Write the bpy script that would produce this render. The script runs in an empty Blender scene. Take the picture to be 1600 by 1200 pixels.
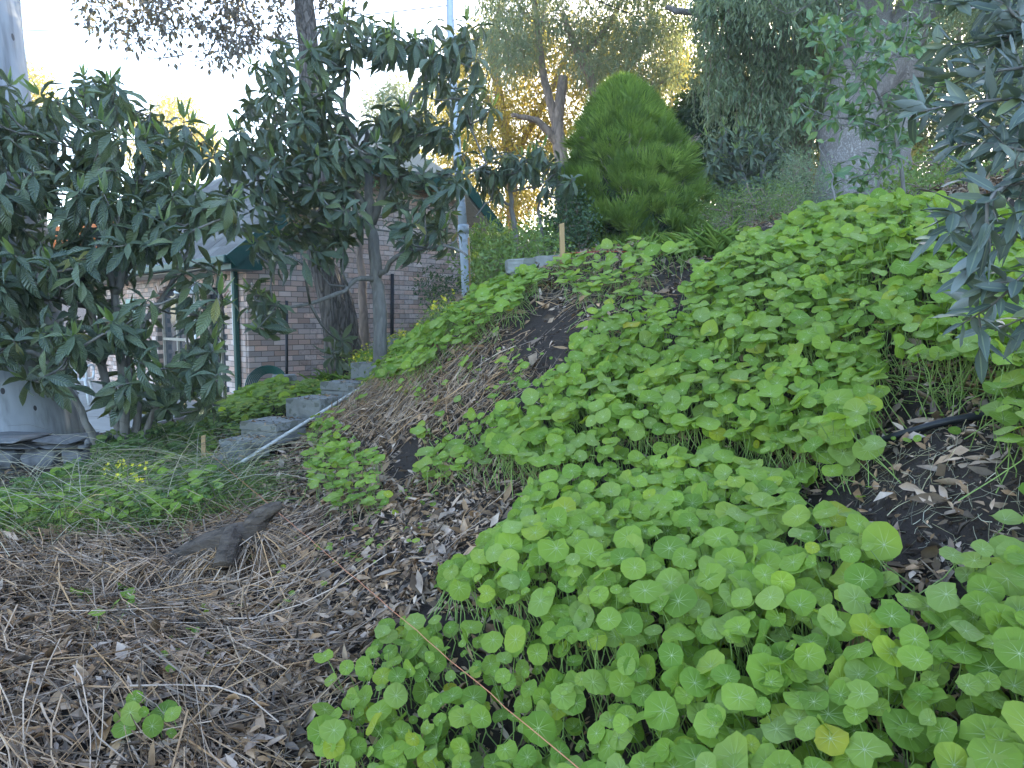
import bpy, math, random
import numpy as np
from mathutils import Vector, Matrix

random.seed(7)
rng = np.random.default_rng(7)
SC = bpy.context.scene
COL = SC.collection
R = math.radians

# ------------------------------------------------------------------ camera, sky, sun, exposure
F = 1110.0                       # focal length in pixels of the 1600 px wide photograph
PITCH = math.atan(100 / F)       # horizon 100 px above the picture's middle
CAMZ = 1.6
cam_d = bpy.data.cameras.new('camera')
cam = bpy.data.objects.new('camera', cam_d)
COL.objects.link(cam)
cam.location = (0, 0, CAMZ)
cam.rotation_euler = (math.pi / 2 - PITCH, 0, 0)
cam_d.sensor_width = 36.0
cam_d.lens = 36.0 * F / 1600
cam_d.clip_start = 0.05
cam_d.clip_end = 3000
SC.camera = cam

SUN_EL, SUN_AZ = R(20.5), R(23.0)
world = bpy.data.worlds.new('World')
SC.world = world
world.use_nodes = True
wn = world.node_tree
bg = wn.nodes['Background']
sky = wn.nodes.new('ShaderNodeTexSky')
sky.sky_type = 'NISHITA'
sky.sun_disc = False
sky.sun_elevation = SUN_EL
sky.sun_rotation = SUN_AZ
sky.air_density = 0.9
sky.dust_density = 1.0
sky.ozone_density = 1.2
wn.links.new(sky.outputs[0], bg.inputs[0])
bg.inputs[1].default_value = 0.15
sd = bpy.data.lights.new('sun', 'SUN')
sd.energy = 3.2
sd.angle = R(0.5)
sd.color = (1.0, 0.86, 0.62)
sun = bpy.data.objects.new('sun', sd)
COL.objects.link(sun)
sdir = Vector((math.sin(SUN_AZ) * math.cos(SUN_EL), math.cos(SUN_AZ) * math.cos(SUN_EL), math.sin(SUN_EL)))
sun.rotation_euler = sdir.to_track_quat('Z', 'Y').to_euler()
sun.location = (6, 14, 20)
SC.view_settings.view_transform = 'Standard'
SC.view_settings.look = 'None'
SC.view_settings.gamma = 1
SC.view_settings.exposure = 2.6
SC.view_settings.use_curve_mapping = False
SC.render.engine = 'CYCLES'
SC.cycles.max_bounces = 6
SC.cycles.diffuse_bounces = 4
SC.cycles.glossy_bounces = 2
SC.cycles.transmission_bounces = 4
SC.cycles.caustics_reflective = False
SC.cycles.caustics_refractive = False

# ------------------------------------------------------------------ pixel <-> world
cp, sp = math.cos(PITCH), math.sin(PITCH)
FW = np.array([0, cp, -sp]); UP = np.array([0, sp, cp]); RT = np.array([1.0, 0, 0])
C0 = np.array([0, 0, CAMZ])


def W(px, py, d):
    return C0 + d * (FW + RT * ((px - 800) / F) + UP * ((600 - py) / F))


def proj(P):
    P = np.asarray(P) - C0
    d = P @ FW
    d = np.where(np.abs(d) < 1e-6, 1e-6, d)
    return 800 + F * (P @ RT) / d, 600 - F * (P @ UP) / d, P @ FW


def inpoly(x, y, poly):
    x = np.asarray(x); y = np.asarray(y)
    c = np.zeros(x.shape, bool)
    n = len(poly)
    for i in range(n):
        x1, y1 = poly[i]; x2, y2 = poly[(i + 1) % n]
        if y1 == y2:
            continue
        m = ((y1 > y) != (y2 > y)) & (x < (x2 - x1) * (y - y1) / (y2 - y1) + x1)
        c ^= m
    return c


# ------------------------------------------------------------------ noise
_perm = rng.random((64, 64))


def vnoise(x, y, s=1.0, o=0.0):
    x = np.asarray(x) * s + o + 1000; y = np.asarray(y) * s + o * 1.7 + 1000
    xi = np.floor(x).astype(int); yi = np.floor(y).astype(int)
    fx = x - xi; fy = y - yi
    fx = fx * fx * (3 - 2 * fx); fy = fy * fy * (3 - 2 * fy)
    a = _perm[xi % 64, yi % 64]; b = _perm[(xi + 1) % 64, yi % 64]
    c = _perm[xi % 64, (yi + 1) % 64]; d = _perm[(xi + 1) % 64, (yi + 1) % 64]
    return (a + (b - a) * fx) + ((c + (d - c) * fx) - (a + (b - a) * fx)) * fy - 0.5


# ------------------------------------------------------------------ terrain heights
CT = [  # px, py, depth, height of the plants above the soil there
    (1550, 1180, 1.1, .2), (1200, 1180, 1.4, .2), (900, 1190, 1.7, .2), (600, 1190, 2.0, .12),
    (1550, 1000, 1.3, .2), (1200, 1000, 1.6, .22), (1000, 900, 1.9, .2), (750, 1000, 2.15, .1),
    (1330, 800, 1.9, .12), (1450, 860, 1.65, .0), (1560, 760, 1.75, 0), (1380, 710, 2.1, 0), (1500, 650, 2.15, 0),
    (1580, 560, 2.0, .2), (1450, 520, 2.4, .22), (1550, 420, 2.5, .2), (1300, 600, 2.5, .2), (1150, 720, 2.4, .2),
    (1000, 700, 2.75, .08), (1300, 450, 2.95, .22), (1450, 370, 3.0, .22), (1330, 335, 3.7, .2), (1150, 400, 3.9, .2),
    (1100, 500, 3.3, .2), (1000, 600, 3.1, .2), (850, 650, 3.3, .15), (900, 520, 3.8, .1), (860, 545, 4.0, 0),
    (1050, 425, 4.6, 0), (1040, 398, 5.0, 0), (950, 400, 4.9, .12), (840, 440, 5.2, 0), (880, 412, 5.3, 0),
    (700, 500, 5.3, .15), (620, 565, 5.9, .12), (760, 500, 4.7, .08), (700, 560, 4.6, 0), (600, 640, 5.0, 0),
    (650, 700, 4.1, 0), (710, 690, 3.8, .08), (560, 720, 4.4, .08), (550, 800, 3.6, .03), (750, 800, 2.95, 0),
    (650, 870, 2.8, 0), (450, 780, 4.0, 0), (460, 900, 3.0, 0), (550, 1000, 2.5, 0), (400, 1100, 2.2, 0),
    (200, 1180, 2.05, 0), (50, 1180, 2.0, 0), (100, 950, 2.9, 0), (250, 850, 3.5, 0), (50, 790, 4.1, .08),
    (250, 735, 4.9, .1), (350, 728, 5.15, 0), (400, 712, 5.5, 0), (450, 680, 5.9, 0), (500, 648, 6.3, 0),
    (545, 620, 6.8, 0), (595, 590, 7.2, 0), (612, 562, 7.9, 0), (380, 690, 6.2, 0), (330, 662, 7.0, .05), (430, 630, 7.8, .05),
    (500, 606, 8.2, .03), (590, 555, 8.8, .1), (535, 580, 9.0, 0), (430, 610, 9.5, 0), (740, 452, 7.0, 0),
    (680, 500, 8.0, .1), (1000, 396, 8.0, 0), (1000, 396, 9.5, 0), (1200, 352, 6.5, 0), (1330, 322, 8.0, 0), (1500, 312, 6.0, 0),
    (1100, 385, 6.5, 0), (820, 440, 7.5, 0), (1700, 1000, 1.3, .2), (1750, 600, 2.1, .2), (1700, 400, 2.8, .2),
    (60, 752, 5.0, .0), (20, 760, 4.9, .0), (130, 742, 5.1, .0), (190, 700, 5.6, 0),
]
cpts, czs = [], []
for (px, py, d, h) in CT:
    p = W(px, py, d); cpts.append(p[:2]); czs.append(p[2] - h)
for (x, y, z) in [(0, 0, .05), (-1.5, .8, .12), (1, .2, .62), (-1, -2, -.3), (1.5, -1, .7), (3, 1, 1.8), (3.2, 3, 2.3), (5, 5, 3.0),
                  (-4.2, 10.4, .15), (-6, 12, .1), (-9, 16, .05), (-7, 8, .1), (-10, 10, .0), (-12, 6, -.1), (-5, 6.6, .25), (-6, 5, .2), (-5, 3, .2),
                  (-4, 1, .1), (-2.5, 12, .5), (-1.2, 13.2, .9), (0, 15, 1.7), (-5, -5, -.5), (5, -5, 1.6), (3, 14, 2.9), (6, 10, 3.5),
                  (10, 12, 4.3), (10, 3, 4), (0, 22, 2.4), (10, 22, 4.5), (-10, 25, .3), (22, 10, 6.5), (20, 25, 6.5), (-22, 10, -.4), (-20, -15, -1.5), (20, -15, 4),
                  (0, 45, 3.2), (40, 40, 9), (-40, 40, 0), (-45, 0, -1)]:
    cpts.append(np.array([x, y])); czs.append(z)
cpts = np.array(cpts); czs = np.array(czs)
_c2 = 0.35 ** 2


def _k(P):
    d2 = ((P[:, None, :] - cpts[None]) ** 2).sum(-1)
    return np.sqrt(d2 + _c2)


_n = len(cpts)
_A = np.zeros((_n + 3, _n + 3))
_A[:_n, :_n] = _k(cpts) - np.eye(_n) * 0.04
_A[:_n, _n] = 1; _A[:_n, _n + 1:] = cpts
_A[_n, :_n] = 1; _A[_n + 1:, :_n] = cpts.T
_w = np.linalg.solve(_A, np.concatenate([czs, [0, 0, 0]]))


CARVE = []
for (px, py, d, rad_, dz) in [(365, 722, 5.2, .3, .10), (400, 706, 5.45, .3, .10), (452, 682, 5.8, .3, .12), (505, 655, 6.2, .3, .12), (552, 628, 6.6, .3, .12), (600, 600, 7.0, .3, .12), (340, 730, 5.0, .3, .06),
                               (320, 870, 3.2, .3, .10), (1400, 760, 1.8, .3, .04)]:
    p = W(px, py, d); CARVE.append((p[0], p[1], rad_, dz))


def hz(x, y):
    x = np.asarray(x, float); y = np.asarray(y, float)
    sh = x.shape
    P = np.stack([x.ravel(), y.ravel()], 1)
    out = np.empty(len(P))
    for i in range(0, len(P), 40000):
        Q = P[i:i + 40000]
        r = np.hypot(Q[:, 0], Q[:, 1] - 5)
        f = np.minimum(1, 42 / np.maximum(r, 1e-6))[:, None]   # beyond 42 m the land goes on level
        Q2 = np.array([0, 5.]) + (Q - [0, 5.]) * f
        out[i:i + 40000] = _k(Q2) @ _w[:_n] + _w[_n] + Q2 @ _w[_n + 1:]
    z = out.reshape(sh)
    near = np.clip(1.4 - np.hypot(x, y - 4) / 14, 0, 1)
    for (cx, cy, rad_, dz) in CARVE:
        z = z - dz * np.exp(-((x - cx) ** 2 + (y - cy) ** 2) / rad_ ** 2)
    z = z + near * (vnoise(x, y, 2.3, 3) * .07 + vnoise(x, y, 7, 9) * .03 + vnoise(x, y, 19, 5) * .012)
    return z


def hn(x, y, e=.12):
    zx = (hz(x + e, y) - hz(x - e, y)) / (2 * e); zy = (hz(x, y + e) - hz(x, y - e)) / (2 * e)
    n = np.stack([-zx, -zy, np.ones_like(zx)], -1)
    return n / np.linalg.norm(n, axis=-1, keepdims=True)


def ground(x, y):
    return float(hz(np.array([x]), np.array([y]))[0])


def Gp(px, py, dmax=30., d0=.8):
    """the point where the line of sight through a pixel meets the land"""
    d = np.linspace(d0, dmax, 3000)
    P = C0 + d[:, None] * (FW + RT * ((px - 800) / F) + UP * ((600 - py) / F))
    b = P[:, 2] < hz(P[:, 0], P[:, 1])
    i = int(np.argmax(b)) if b.any() else len(d) - 1
    return P[i]


# ------------------------------------------------------------------ materials
def nodes(name):
    m = bpy.data.materials.new(name); m.use_nodes = True
    t = m.node_tree
    return m, t, t.nodes['Principled BSDF'], t.nodes['Material Output']


def nn(t, typ, **kw):
    n = t.nodes.new(typ)
    for k, v in kw.items():
        if k == 'ins':
            for a, b in v.items():
                n.inputs[a].default_value = b
        else:
            setattr(n, k, v)
    return n


def math_(t, op, a, b=None, c=None, clamp=False):
    n = t.nodes.new('ShaderNodeMath'); n.operation = op; n.use_clamp = clamp
    for i, v in enumerate((a, b, c)):
        if v is None:
            continue
        if isinstance(v, (int, float)):
            n.inputs[i].default_value = v
        else:
            t.links.new(v, n.inputs[i])
    return n.outputs[0]


def mixc(t, fac, a, b, typ='MIX'):
    n = t.nodes.new('ShaderNodeMix'); n.data_type = 'RGBA'; n.blend_type = typ
    for s, v in ((n.inputs[0], fac), (n.inputs[6], a), (n.inputs[7], b)):
        if isinstance(v, (int, float)):
            s.default_value = v
        elif isinstance(v, tuple):
            s.default_value = (*v, 1) if len(v) == 3 else v
        else:
            t.links.new(v, s)
    return n.outputs[2]


def ramp(t, fac, stops):
    n = t.nodes.new('ShaderNodeValToRGB')
    e = n.color_ramp.elements
    while len(e) < len(stops):
        e.new(.5)
    for el, (p, c) in zip(e, stops):
        el.position = p; el.color = (*c, 1)
    t.links.new(fac, n.inputs[0])
    return n.outputs[0]


def tintval(t):
    a = nn(t, 'ShaderNodeAttribute', attribute_name='tint')
    o = nn(t, 'ShaderNodeObjectInfo')
    return math_(t, 'FRACT', math_(t, 'ADD', a.outputs['Fac'], o.outputs['Random']))


def leafmat(name, stops, trans=.35, rough=.45, tcol=None, kind=None, spec=.4, under=None):
    m, t, b, out = nodes(name)
    tv = tintval(t)
    col = ramp(t, tv, stops)
    geo = nn(t, 'ShaderNodeNewGeometry')
    tc = nn(t, 'ShaderNodeTexCoord')
    nz = nn(t, 'ShaderNodeTexNoise', ins={'Scale': 3.0, 'Detail': 3.0})
    t.links.new(geo.outputs['Position'], nz.inputs['Vector'])
    v = math_(t, 'MULTIPLY_ADD', nz.outputs[0], .7, .65)
    hsv = nn(t, 'ShaderNodeHueSaturation')
    t.links.new(v, hsv.inputs['Value']); t.links.new(col, hsv.inputs['Color'])
    col = hsv.outputs[0]
    uv = nn(t, 'ShaderNodeUVMap'); sep = nn(t, 'ShaderNodeSeparateXYZ')
    t.links.new(uv.outputs[0], sep.inputs[0])
    U, V = sep.outputs[0], sep.outputs[1]
    if kind == 'round':
        x = math_(t, 'SUBTRACT', U, .5); y = math_(t, 'SUBTRACT', V, .5)
        r = math_(t, 'SQRT', math_(t, 'ADD', math_(t, 'MULTIPLY', x, x), math_(t, 'MULTIPLY', y, y)))
        a = math_(t, 'ARCTAN2', y, x)
        fr = math_(t, 'SUBTRACT', math_(t, 'FRACT', math_(t, 'MULTIPLY', math_(t, 'ADD', a, 4.0), 9 / (2 * math.pi))), .5)
        dist = math_(t, 'MULTIPLY', math_(t, 'MULTIPLY', math_(t, 'ABSOLUTE', fr), 2 * math.pi / 9), r)
        wdt = math_(t, 'MULTIPLY_ADD', r, -.026, .019)
        vein = math_(t, 'SUBTRACT', 1.0, math_(t, 'DIVIDE', dist, math_(t, 'MAXIMUM', wdt, .0015)), clamp=True)
        vein = math_(t, 'MULTIPLY', vein, math_(t, 'SUBTRACT', 1.15, math_(t, 'MULTIPLY', r, 2.4), clamp=True))
        spot = math_(t, 'LESS_THAN', r, .026)
        col = mixc(t, math_(t, 'MULTIPLY', vein, .8), col, (.55, .66, .34))
        col = mixc(t, spot, col, (.70, .75, .50))
        # soft crinkle between the veins
        n2 = nn(t, 'ShaderNodeTexNoise', ins={'Scale': 5.0, 'Detail': 3.0}); t.links.new(uv.outputs[0], n2.inputs['Vector'])
        bp = nn(t, 'ShaderNodeBump', ins={'Strength': .5, 'Distance': .004})
        hgt = math_(t, 'ADD', math_(t, 'MULTIPLY', math_(t, 'ABSOLUTE', fr), 1.2), n2.outputs[0])
        t.links.new(hgt, bp.inputs['Height']); t.links.new(bp.outputs[0], b.inputs['Normal'])
    elif kind == 'rib':
        u = math_(t, 'ABSOLUTE', math_(t, 'SUBTRACT', U, .5))
        ph = math_(t, 'SUBTRACT', V, math_(t, 'MULTIPLY', u, .35))
        s = math_(t, 'SINE', math_(t, 'MULTIPLY', ph, 2 * math.pi * 11))
        mid = math_(t, 'LESS_THAN', u, .03)
        col = mixc(t, math_(t, 'MULTIPLY_ADD', s, .12, .12), col, (.10, .15, .07))
        col = mixc(t, math_(t, 'MULTIPLY', mid, .6), col, (.22, .28, .13))
        bp = nn(t, 'ShaderNodeBump', ins={'Strength': .6, 'Distance': .006})
        t.links.new(s, bp.inputs['Height']); t.links.new(bp.outputs[0], b.inputs['Normal'])
    elif kind == 'mid':
        u = math_(t, 'ABSOLUTE', math_(t, 'SUBTRACT', U, .5))
        mid = math_(t, 'LESS_THAN', u, .06)
        col = mixc(t, math_(t, 'MULTIPLY', mid, .5), col, (.28, .33, .2))
    front = col
    if under:
        col = mixc(t, geo.outputs['Backfacing'], col, under)
    t.links.new(col, b.inputs['Base Color'])
    b.inputs['Roughness'].default_value = rough
    b.inputs['Specular IOR Level'].default_value = spec
    tr = nn(t, 'ShaderNodeBsdfTranslucent')
    if tcol:
        tcn = mixc(t, .6, front, tcol)
    else:
        tcn = mixc(t, 1.0, front, (1.3, 1.25, .5), 'MULTIPLY')
    t.links.new(tcn, tr.inputs[0])
    mx = nn(t, 'ShaderNodeMixShader'); mx.inputs[0].default_value = trans
    t.links.new(b.outputs[0], mx.inputs[1]); t.links.new(tr.outputs[0], mx.inputs[2])
    t.links.new(mx.outputs[0], out.inputs[0])
    return m


TINTV = [.6, .7]


def surf(name, c1, c2, scale=8., rough=.8, bump=.4, dist=.01, detail=6, stretch=(1, 1, 1), c3=None, s3=40., tint=False, spec=.3, metal=0., c3amt=.5):
    m, t, b, out = nodes(name)
    tc = nn(t, 'ShaderNodeTexCoord'); mp = nn(t, 'ShaderNodeMapping')
    mp.inputs['Scale'].default_value = stretch
    t.links.new(tc.outputs['Object'], mp.inputs[0])
    n1 = nn(t, 'ShaderNodeTexNoise', ins={'Scale': scale, 'Detail': float(detail), 'Roughness': .65})
    t.links.new(mp.outputs[0], n1.inputs['Vector'])
    f = math_(t, 'MULTIPLY_ADD', n1.outputs[0], 2.2, -.6, clamp=True)
    col = mixc(t, f, c1, c2)
    if c3:
        n3 = nn(t, 'ShaderNodeTexNoise', ins={'Scale': s3, 'Detail': 3.0})
        t.links.new(mp.outputs[0], n3.inputs['Vector'])
        col = mixc(t, math_(t, 'MULTIPLY', math_(t, 'GREATER_THAN', n3.outputs[0], .58), c3amt), col, c3)
    if tint:
        tv = tintval(t)
        hsv = nn(t, 'ShaderNodeHueSaturation')
        t.links.new(math_(t, 'MULTIPLY_ADD', tv, TINTV[0], TINTV[1]), hsv.inputs['Value'])
        t.links.new(math_(t, 'MULTIPLY_ADD', math_(t, 'FRACT', math_(t, 'MULTIPLY', tv, 7.3)), .6, .7), hsv.inputs['Saturation'])
        t.links.new(col, hsv.inputs['Color']); col = hsv.outputs[0]
    t.links.new(col, b.inputs['Base Color'])
    b.inputs['Roughness'].default_value = rough
    b.inputs['Specular IOR Level'].default_value = spec
    b.inputs['Metallic'].default_value = metal
    if bump:
        bp = nn(t, 'ShaderNodeBump', ins={'Strength': bump, 'Distance': dist})
        t.links.new(n1.outputs[0], bp.inputs['Height']); t.links.new(bp.outputs[0], b.inputs['Normal'])
    return m


def barkmat(name, c1, c2, c3, scale=6., zs=.25, dist=.02, groove=.5, gcol=None):
    """bark: upright fissures from a stretched cell pattern"""
    m, t, b, out = nodes(name)
    tc = nn(t, 'ShaderNodeTexCoord'); mp = nn(t, 'ShaderNodeMapping'); mp.inputs['Scale'].default_value = (1, 1, zs)
    t.links.new(tc.outputs['Object'], mp.inputs[0])
    n0 = nn(t, 'ShaderNodeTexNoise', ins={'Scale': scale * .7, 'Detail': 5.0})
    t.links.new(mp.outputs[0], n0.inputs['Vector'])
    wv = nn(t, 'ShaderNodeVectorMath', operation='MULTIPLY_ADD')
    t.links.new(n0.outputs['Color'], wv.inputs[0]); wv.inputs[1].default_value = (.25, .25, .25)
    t.links.new(mp.outputs[0], wv.inputs[2])
    v = nn(t, 'ShaderNodeTexVoronoi', feature='DISTANCE_TO_EDGE', ins={'Scale': scale})
    t.links.new(wv.outputs[0], v.inputs['Vector'])
    n1 = nn(t, 'ShaderNodeTexNoise', ins={'Scale': scale * 3, 'Detail': 6.0}); t.links.new(mp.outputs[0], n1.inputs['Vector'])
    e = math_(t, 'MULTIPLY', v.outputs['Distance'], 5.0, clamp=True)
    col = mixc(t, math_(t, 'MULTIPLY_ADD', n1.outputs[0], 2., -.5, clamp=True), c1, c2)
    n4 = nn(t, 'ShaderNodeTexNoise', ins={'Scale': 1.3, 'Detail': 3.0}); t.links.new(tc.outputs['Object'], n4.inputs['Vector'])
    col = mixc(t, math_(t, 'MULTIPLY_ADD', n4.outputs[0], 3., -1.2, clamp=True), col, c3)
    col = mixc(t, math_(t, 'MULTIPLY', math_(t, 'SUBTRACT', 1.0, e), groove), col, gcol or (.03, .025, .02))
    t.links.new(col, b.inputs['Base Color']); b.inputs['Roughness'].default_value = .9
    bp = nn(t, 'ShaderNodeBump', ins={'Strength': .8, 'Distance': dist})
    t.links.new(math_(t, 'ADD', e, math_(t, 'MULTIPLY', n1.outputs[0], .6)), bp.inputs['Height'])
    t.links.new(bp.outputs[0], b.inputs['Normal'])
    return m


def flat(name, c, rough=.5, metal=0., spec=.4):
    m, t, b, out = nodes(name)
    n = nn(t, 'ShaderNodeTexNoise', ins={'Scale': 25.0, 'Detail': 4.0})
    tc = nn(t, 'ShaderNodeTexCoord'); t.links.new(tc.outputs['Object'], n.inputs['Vector'])
    hs = nn(t, 'ShaderNodeHueSaturation'); hs.inputs['Color'].default_value = (*c, 1)
    t.links.new(math_(t, 'MULTIPLY_ADD', n.outputs[0], .7, .65), hs.inputs['Value'])
    t.links.new(hs.outputs[0], b.inputs['Base Color'])
    b.inputs['Roughness'].default_value = rough; b.inputs['Metallic'].default_value = metal
    b.inputs['Specular IOR Level'].default_value = spec
    return m


M = {}
M['nast'] = leafmat('nasturtium_leaf', [(0, (.17, .29, .045)), (.3, (.25, .38, .06)), (.6, (.31, .44, .07)), (.85, (.29, .39, .11)), (.97, (.37, .47, .06)), (.996, (.40, .45, .05)), (1, (.52, .44, .05))],
                    trans=.42, rough=.6, kind='round', spec=.2, under=(.20, .34, .09))
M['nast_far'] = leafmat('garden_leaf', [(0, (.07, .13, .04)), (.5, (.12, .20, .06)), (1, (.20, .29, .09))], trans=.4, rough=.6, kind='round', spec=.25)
M['stem'] = flat('green_stem', (.26, .36, .10), .6)
M['loq'] = leafmat('loquat_leaf', [(0, (.09, .13, .10)), (.5, (.14, .19, .13)), (.85, (.21, .27, .17)), (.975, (.21, .26, .11)), (1, (.34, .30, .08))],
                   trans=.22, rough=.28, kind='rib', spec=.75, under=(.13, .16, .10))
M['loq_young'] = leafmat('young_loquat_leaf', [(0, (.20, .32, .13)), (1, (.34, .46, .19))], trans=.45, rough=.5, kind='rib', under=(.3, .38, .22))
M['olive'] = leafmat('olive_leaf', [(0, (.06, .09, .075)), (.6, (.11, .15, .12)), (.9, (.18, .22, .18)), (1, (.22, .26, .10))],
                     trans=.12, rough=.38, kind='mid', spec=.6, under=(.22, .26, .25))
M['gum'] = leafmat('gum_leaf', [(0, (.16, .22, .13)), (.6, (.24, .30, .18)), (1, (.34, .38, .20))], trans=.42, rough=.5, tcol=(.40, .42, .12))
M['backlit_gold'] = leafmat('backlit_gold_leaf', [(0, (.26, .28, .08)), (.6, (.42, .38, .09)), (1, (.55, .44, .10))], trans=.5, rough=.5, tcol=(.7, .55, .08))  # golden backlight of the sun painted into the leaf colour
M['weep'] = leafmat('weeping_leaf', [(0, (.20, .28, .18)), (.6, (.30, .38, .25)), (1, (.40, .48, .30))], trans=.5, rough=.45, tcol=(.35, .42, .1))
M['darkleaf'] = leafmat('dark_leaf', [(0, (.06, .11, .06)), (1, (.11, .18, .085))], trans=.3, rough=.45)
M['rustleaf'] = leafmat('plum_leaf', [(0, (.12, .11, .12)), (1, (.20, .18, .17))], trans=.3, rough=.45)
M['shrub'] = leafmat('shrub_leaf', [(0, (.14, .22, .07)), (1, (.28, .39, .13))], trans=.4, rough=.5)
M['sap'] = leafmat('sapling_leaf', [(0, (.11, .20, .11)), (.8, (.17, .28, .14)), (1, (.26, .36, .14))], trans=.35, rough=.4, kind='mid')
M['conifer'] = leafmat('conifer_spray', [(0, (.08, .14, .04)), (.4, (.17, .27, .065)), (.8, (.29, .41, .095)), (1, (.38, .50, .13))], trans=.3, rough=.65, spec=.2)
M['grass'] = leafmat('grass_blade', [(0, (.14, .25, .06)), (1, (.30, .42, .10))], trans=.4, rough=.5)
TINTV[:] = [1.25, .2]
M['straw'] = surf('straw', (.27, .165, .10), (.64, .46, .31), scale=3, rough=.8, bump=0, tint=True)
M['palestraw'] = surf('pale_straw', (.33, .30, .20), (.50, .45, .30), scale=3, rough=.8, bump=0, tint=True)
M['litter'] = surf('dry_leaf', (.16, .095, .055), (.60, .43, .30), scale=9, rough=.75, bump=0, tint=True)
TINTV[:] = [.6, .7]
M['clod'] = surf('soil_clod', (.025, .017, .012), (.085, .058, .042), scale=30, rough=.95, bump=.5, dist=.004, tint=True)
M['yellow'] = flat('yellow_petal', (.85, .72, .03), .5)
M['soil'] = None
M['bark_grey'] = barkmat('grey_bark', (.17, .155, .14), (.29, .27, .245), (.21, .20, .19), 9, .3, .006, .25)
M['bark_rough'] = barkmat('rough_bark', (.15, .125, .11), (.26, .22, .19), (.19, .16, .15), 14, .16, .02, .7)
M['bark_gum'] = barkmat('fissured_gum_bark', (.34, .30, .28), (.52, .48, .45), (.30, .25, .22), 24, .5, .02, .5, (.16, .13, .12))
M['bark_brown'] = barkmat('brown_bark', (.30, .21, .16), (.42, .31, .25), (.33, .26, .22), 8, .3, .01, .35)
M['concrete'] = surf('concrete', (.24, .24, .225), (.36, .36, .34), scale=12, rough=.9, bump=.5, dist=.006, c3=(.10, .11, .075), s3=9)
M['brick'] = surf('pink_brick', (.58, .40, .33), (.72, .55, .47), scale=14, rough=.85, bump=.4, dist=.004, c3=(.2, .13, .12), s3=22, tint=True, c3amt=.3)
M['mortar'] = surf('mortar', (.12, .10, .09), (.17, .15, .13), scale=20, rough=.95)
M['green_paint'] = flat('green_paint', (.015, .075, .06), .45)
M['pale_green'] = flat('pale_green_paint', (.35, .5, .42), .5)
M['cream'] = flat('cream_soffit', (.42, .37, .30), .7)
M['roof_grey'] = surf('grey_roof_tile', (.12, .115, .11), (.22, .21, .20), scale=18, rough=.9, tint=True, c3=(.1, .11, .07), s3=8)
M['terracotta'] = surf('terracotta_tile', (.42, .17, .10), (.55, .25, .15), scale=8, rough=.8, tint=True)
M['white'] = flat('white_plastic', (.78, .80, .80), .4)
M['dull_white'] = surf('dull_white_pipe', (.60, .58, .52), (.74, .73, .68), scale=20, rough=.6, bump=0, c3=(.28, .24, .18), s3=14)
M['timber'] = surf('stake_timber', (.42, .27, .13), (.55, .36, .18), scale=20, rough=.7, stretch=(1, 1, .1))
M['black'] = flat('black_rubber', (.018, .019, .022), .4)
M['wire'] = flat('cable_black', (.03, .03, .035), .6)
M['string'] = flat('orange_string', (.62, .24, .12), .6)
M['red'] = flat('red_string', (.6, .08, .05), .6)
M['hose'] = flat('green_hose', (.01, .09, .07), .35)
M['metal'] = surf('galvanised_steel', (.50, .56, .64), (.66, .72, .80), scale=5, rough=.55, bump=.1, metal=.15, c3=(.30, .30, .30), s3=14, c3amt=.4)
M['stone'] = surf('dark_slate_stone', (.10, .10, .105), (.24, .24, .245), scale=9, rough=.85, bump=.9, dist=.015, c3=(.22, .21, .2), s3=12, tint=True, c3amt=.4)
M['rock'] = surf('grey_rock', (.13, .12, .11), (.20, .18, .17), scale=7, rough=.9, bump=.6, dist=.01)
M['wood_old'] = surf('weathered_wood', (.035, .025, .02), (.19, .145, .11), scale=34, rough=.85, bump=1.0, dist=.03, stretch=(.12, .5, 1), c3=(.02, .015, .012), s3=30)
M['glass'] = flat('dark_window_glass', (.05, .06, .07), .08, spec=.8)
M['blue'] = flat('blue_plastic', (.03, .10, .45), .4)
M['tile_floor'] = surf('paved_patio', (.30, .28, .25), (.42, .40, .36), scale=3, rough=.9)


def gum_smooth():
    m, t, b, out = nodes('smooth_gum_bark')
    tc = nn(t, 'ShaderNodeTexCoord'); mp = nn(t, 'ShaderNodeMapping'); mp.inputs['Scale'].default_value = (1, 1, .35)
    t.links.new(tc.outputs['Object'], mp.inputs[0])
    n1 = nn(t, 'ShaderNodeTexNoise', ins={'Scale': 3.0, 'Detail': 6.0}); t.links.new(mp.outputs[0], n1.inputs['Vector'])
    col = ramp(t, n1.outputs[0], [(.3, (.30, .31, .34)), (.5, (.40, .42, .46)), (.62, (.5, .52, .56)), (.75, (.34, .33, .33))])
    mp2 = nn(t, 'ShaderNodeMapping'); mp2.inputs['Scale'].default_value = (1, 1, .6); t.links.new(tc.outputs['Object'], mp2.inputs[0])
    v = nn(t, 'ShaderNodeTexVoronoi', ins={'Scale': 7.0}); t.links.new(mp2.outputs[0], v.inputs['Vector'])
    col = mixc(t, math_(t, 'LESS_THAN', v.outputs['Distance'], .13), col, (.07, .065, .07))
    n2 = nn(t, 'ShaderNodeTexNoise', ins={'Scale': 2.0, 'Detail': 4.0})
    mp3 = nn(t, 'ShaderNodeMapping'); mp3.inputs['Scale'].default_value = (6, 6, .5); t.links.new(tc.outputs['Object'], mp3.inputs[0])
    t.links.new(mp3.outputs[0], n2.inputs['Vector'])
    col = mixc(t, math_(t, 'MULTIPLY_ADD', n2.outputs[0], 3., -1.5, clamp=True), col, (.13, .13, .14))
    t.links.new(col, b.inputs['Base Color']); b.inputs['Roughness'].default_value = .7
    bp = nn(t, 'ShaderNodeBump', ins={'Strength': .4, 'Distance': .02}); t.links.new(n1.outputs[0], bp.inputs['Height'])
    t.links.new(bp.outputs[0], b.inputs['Normal'])
    return m


M['gum_smooth'] = gum_smooth()


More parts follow.
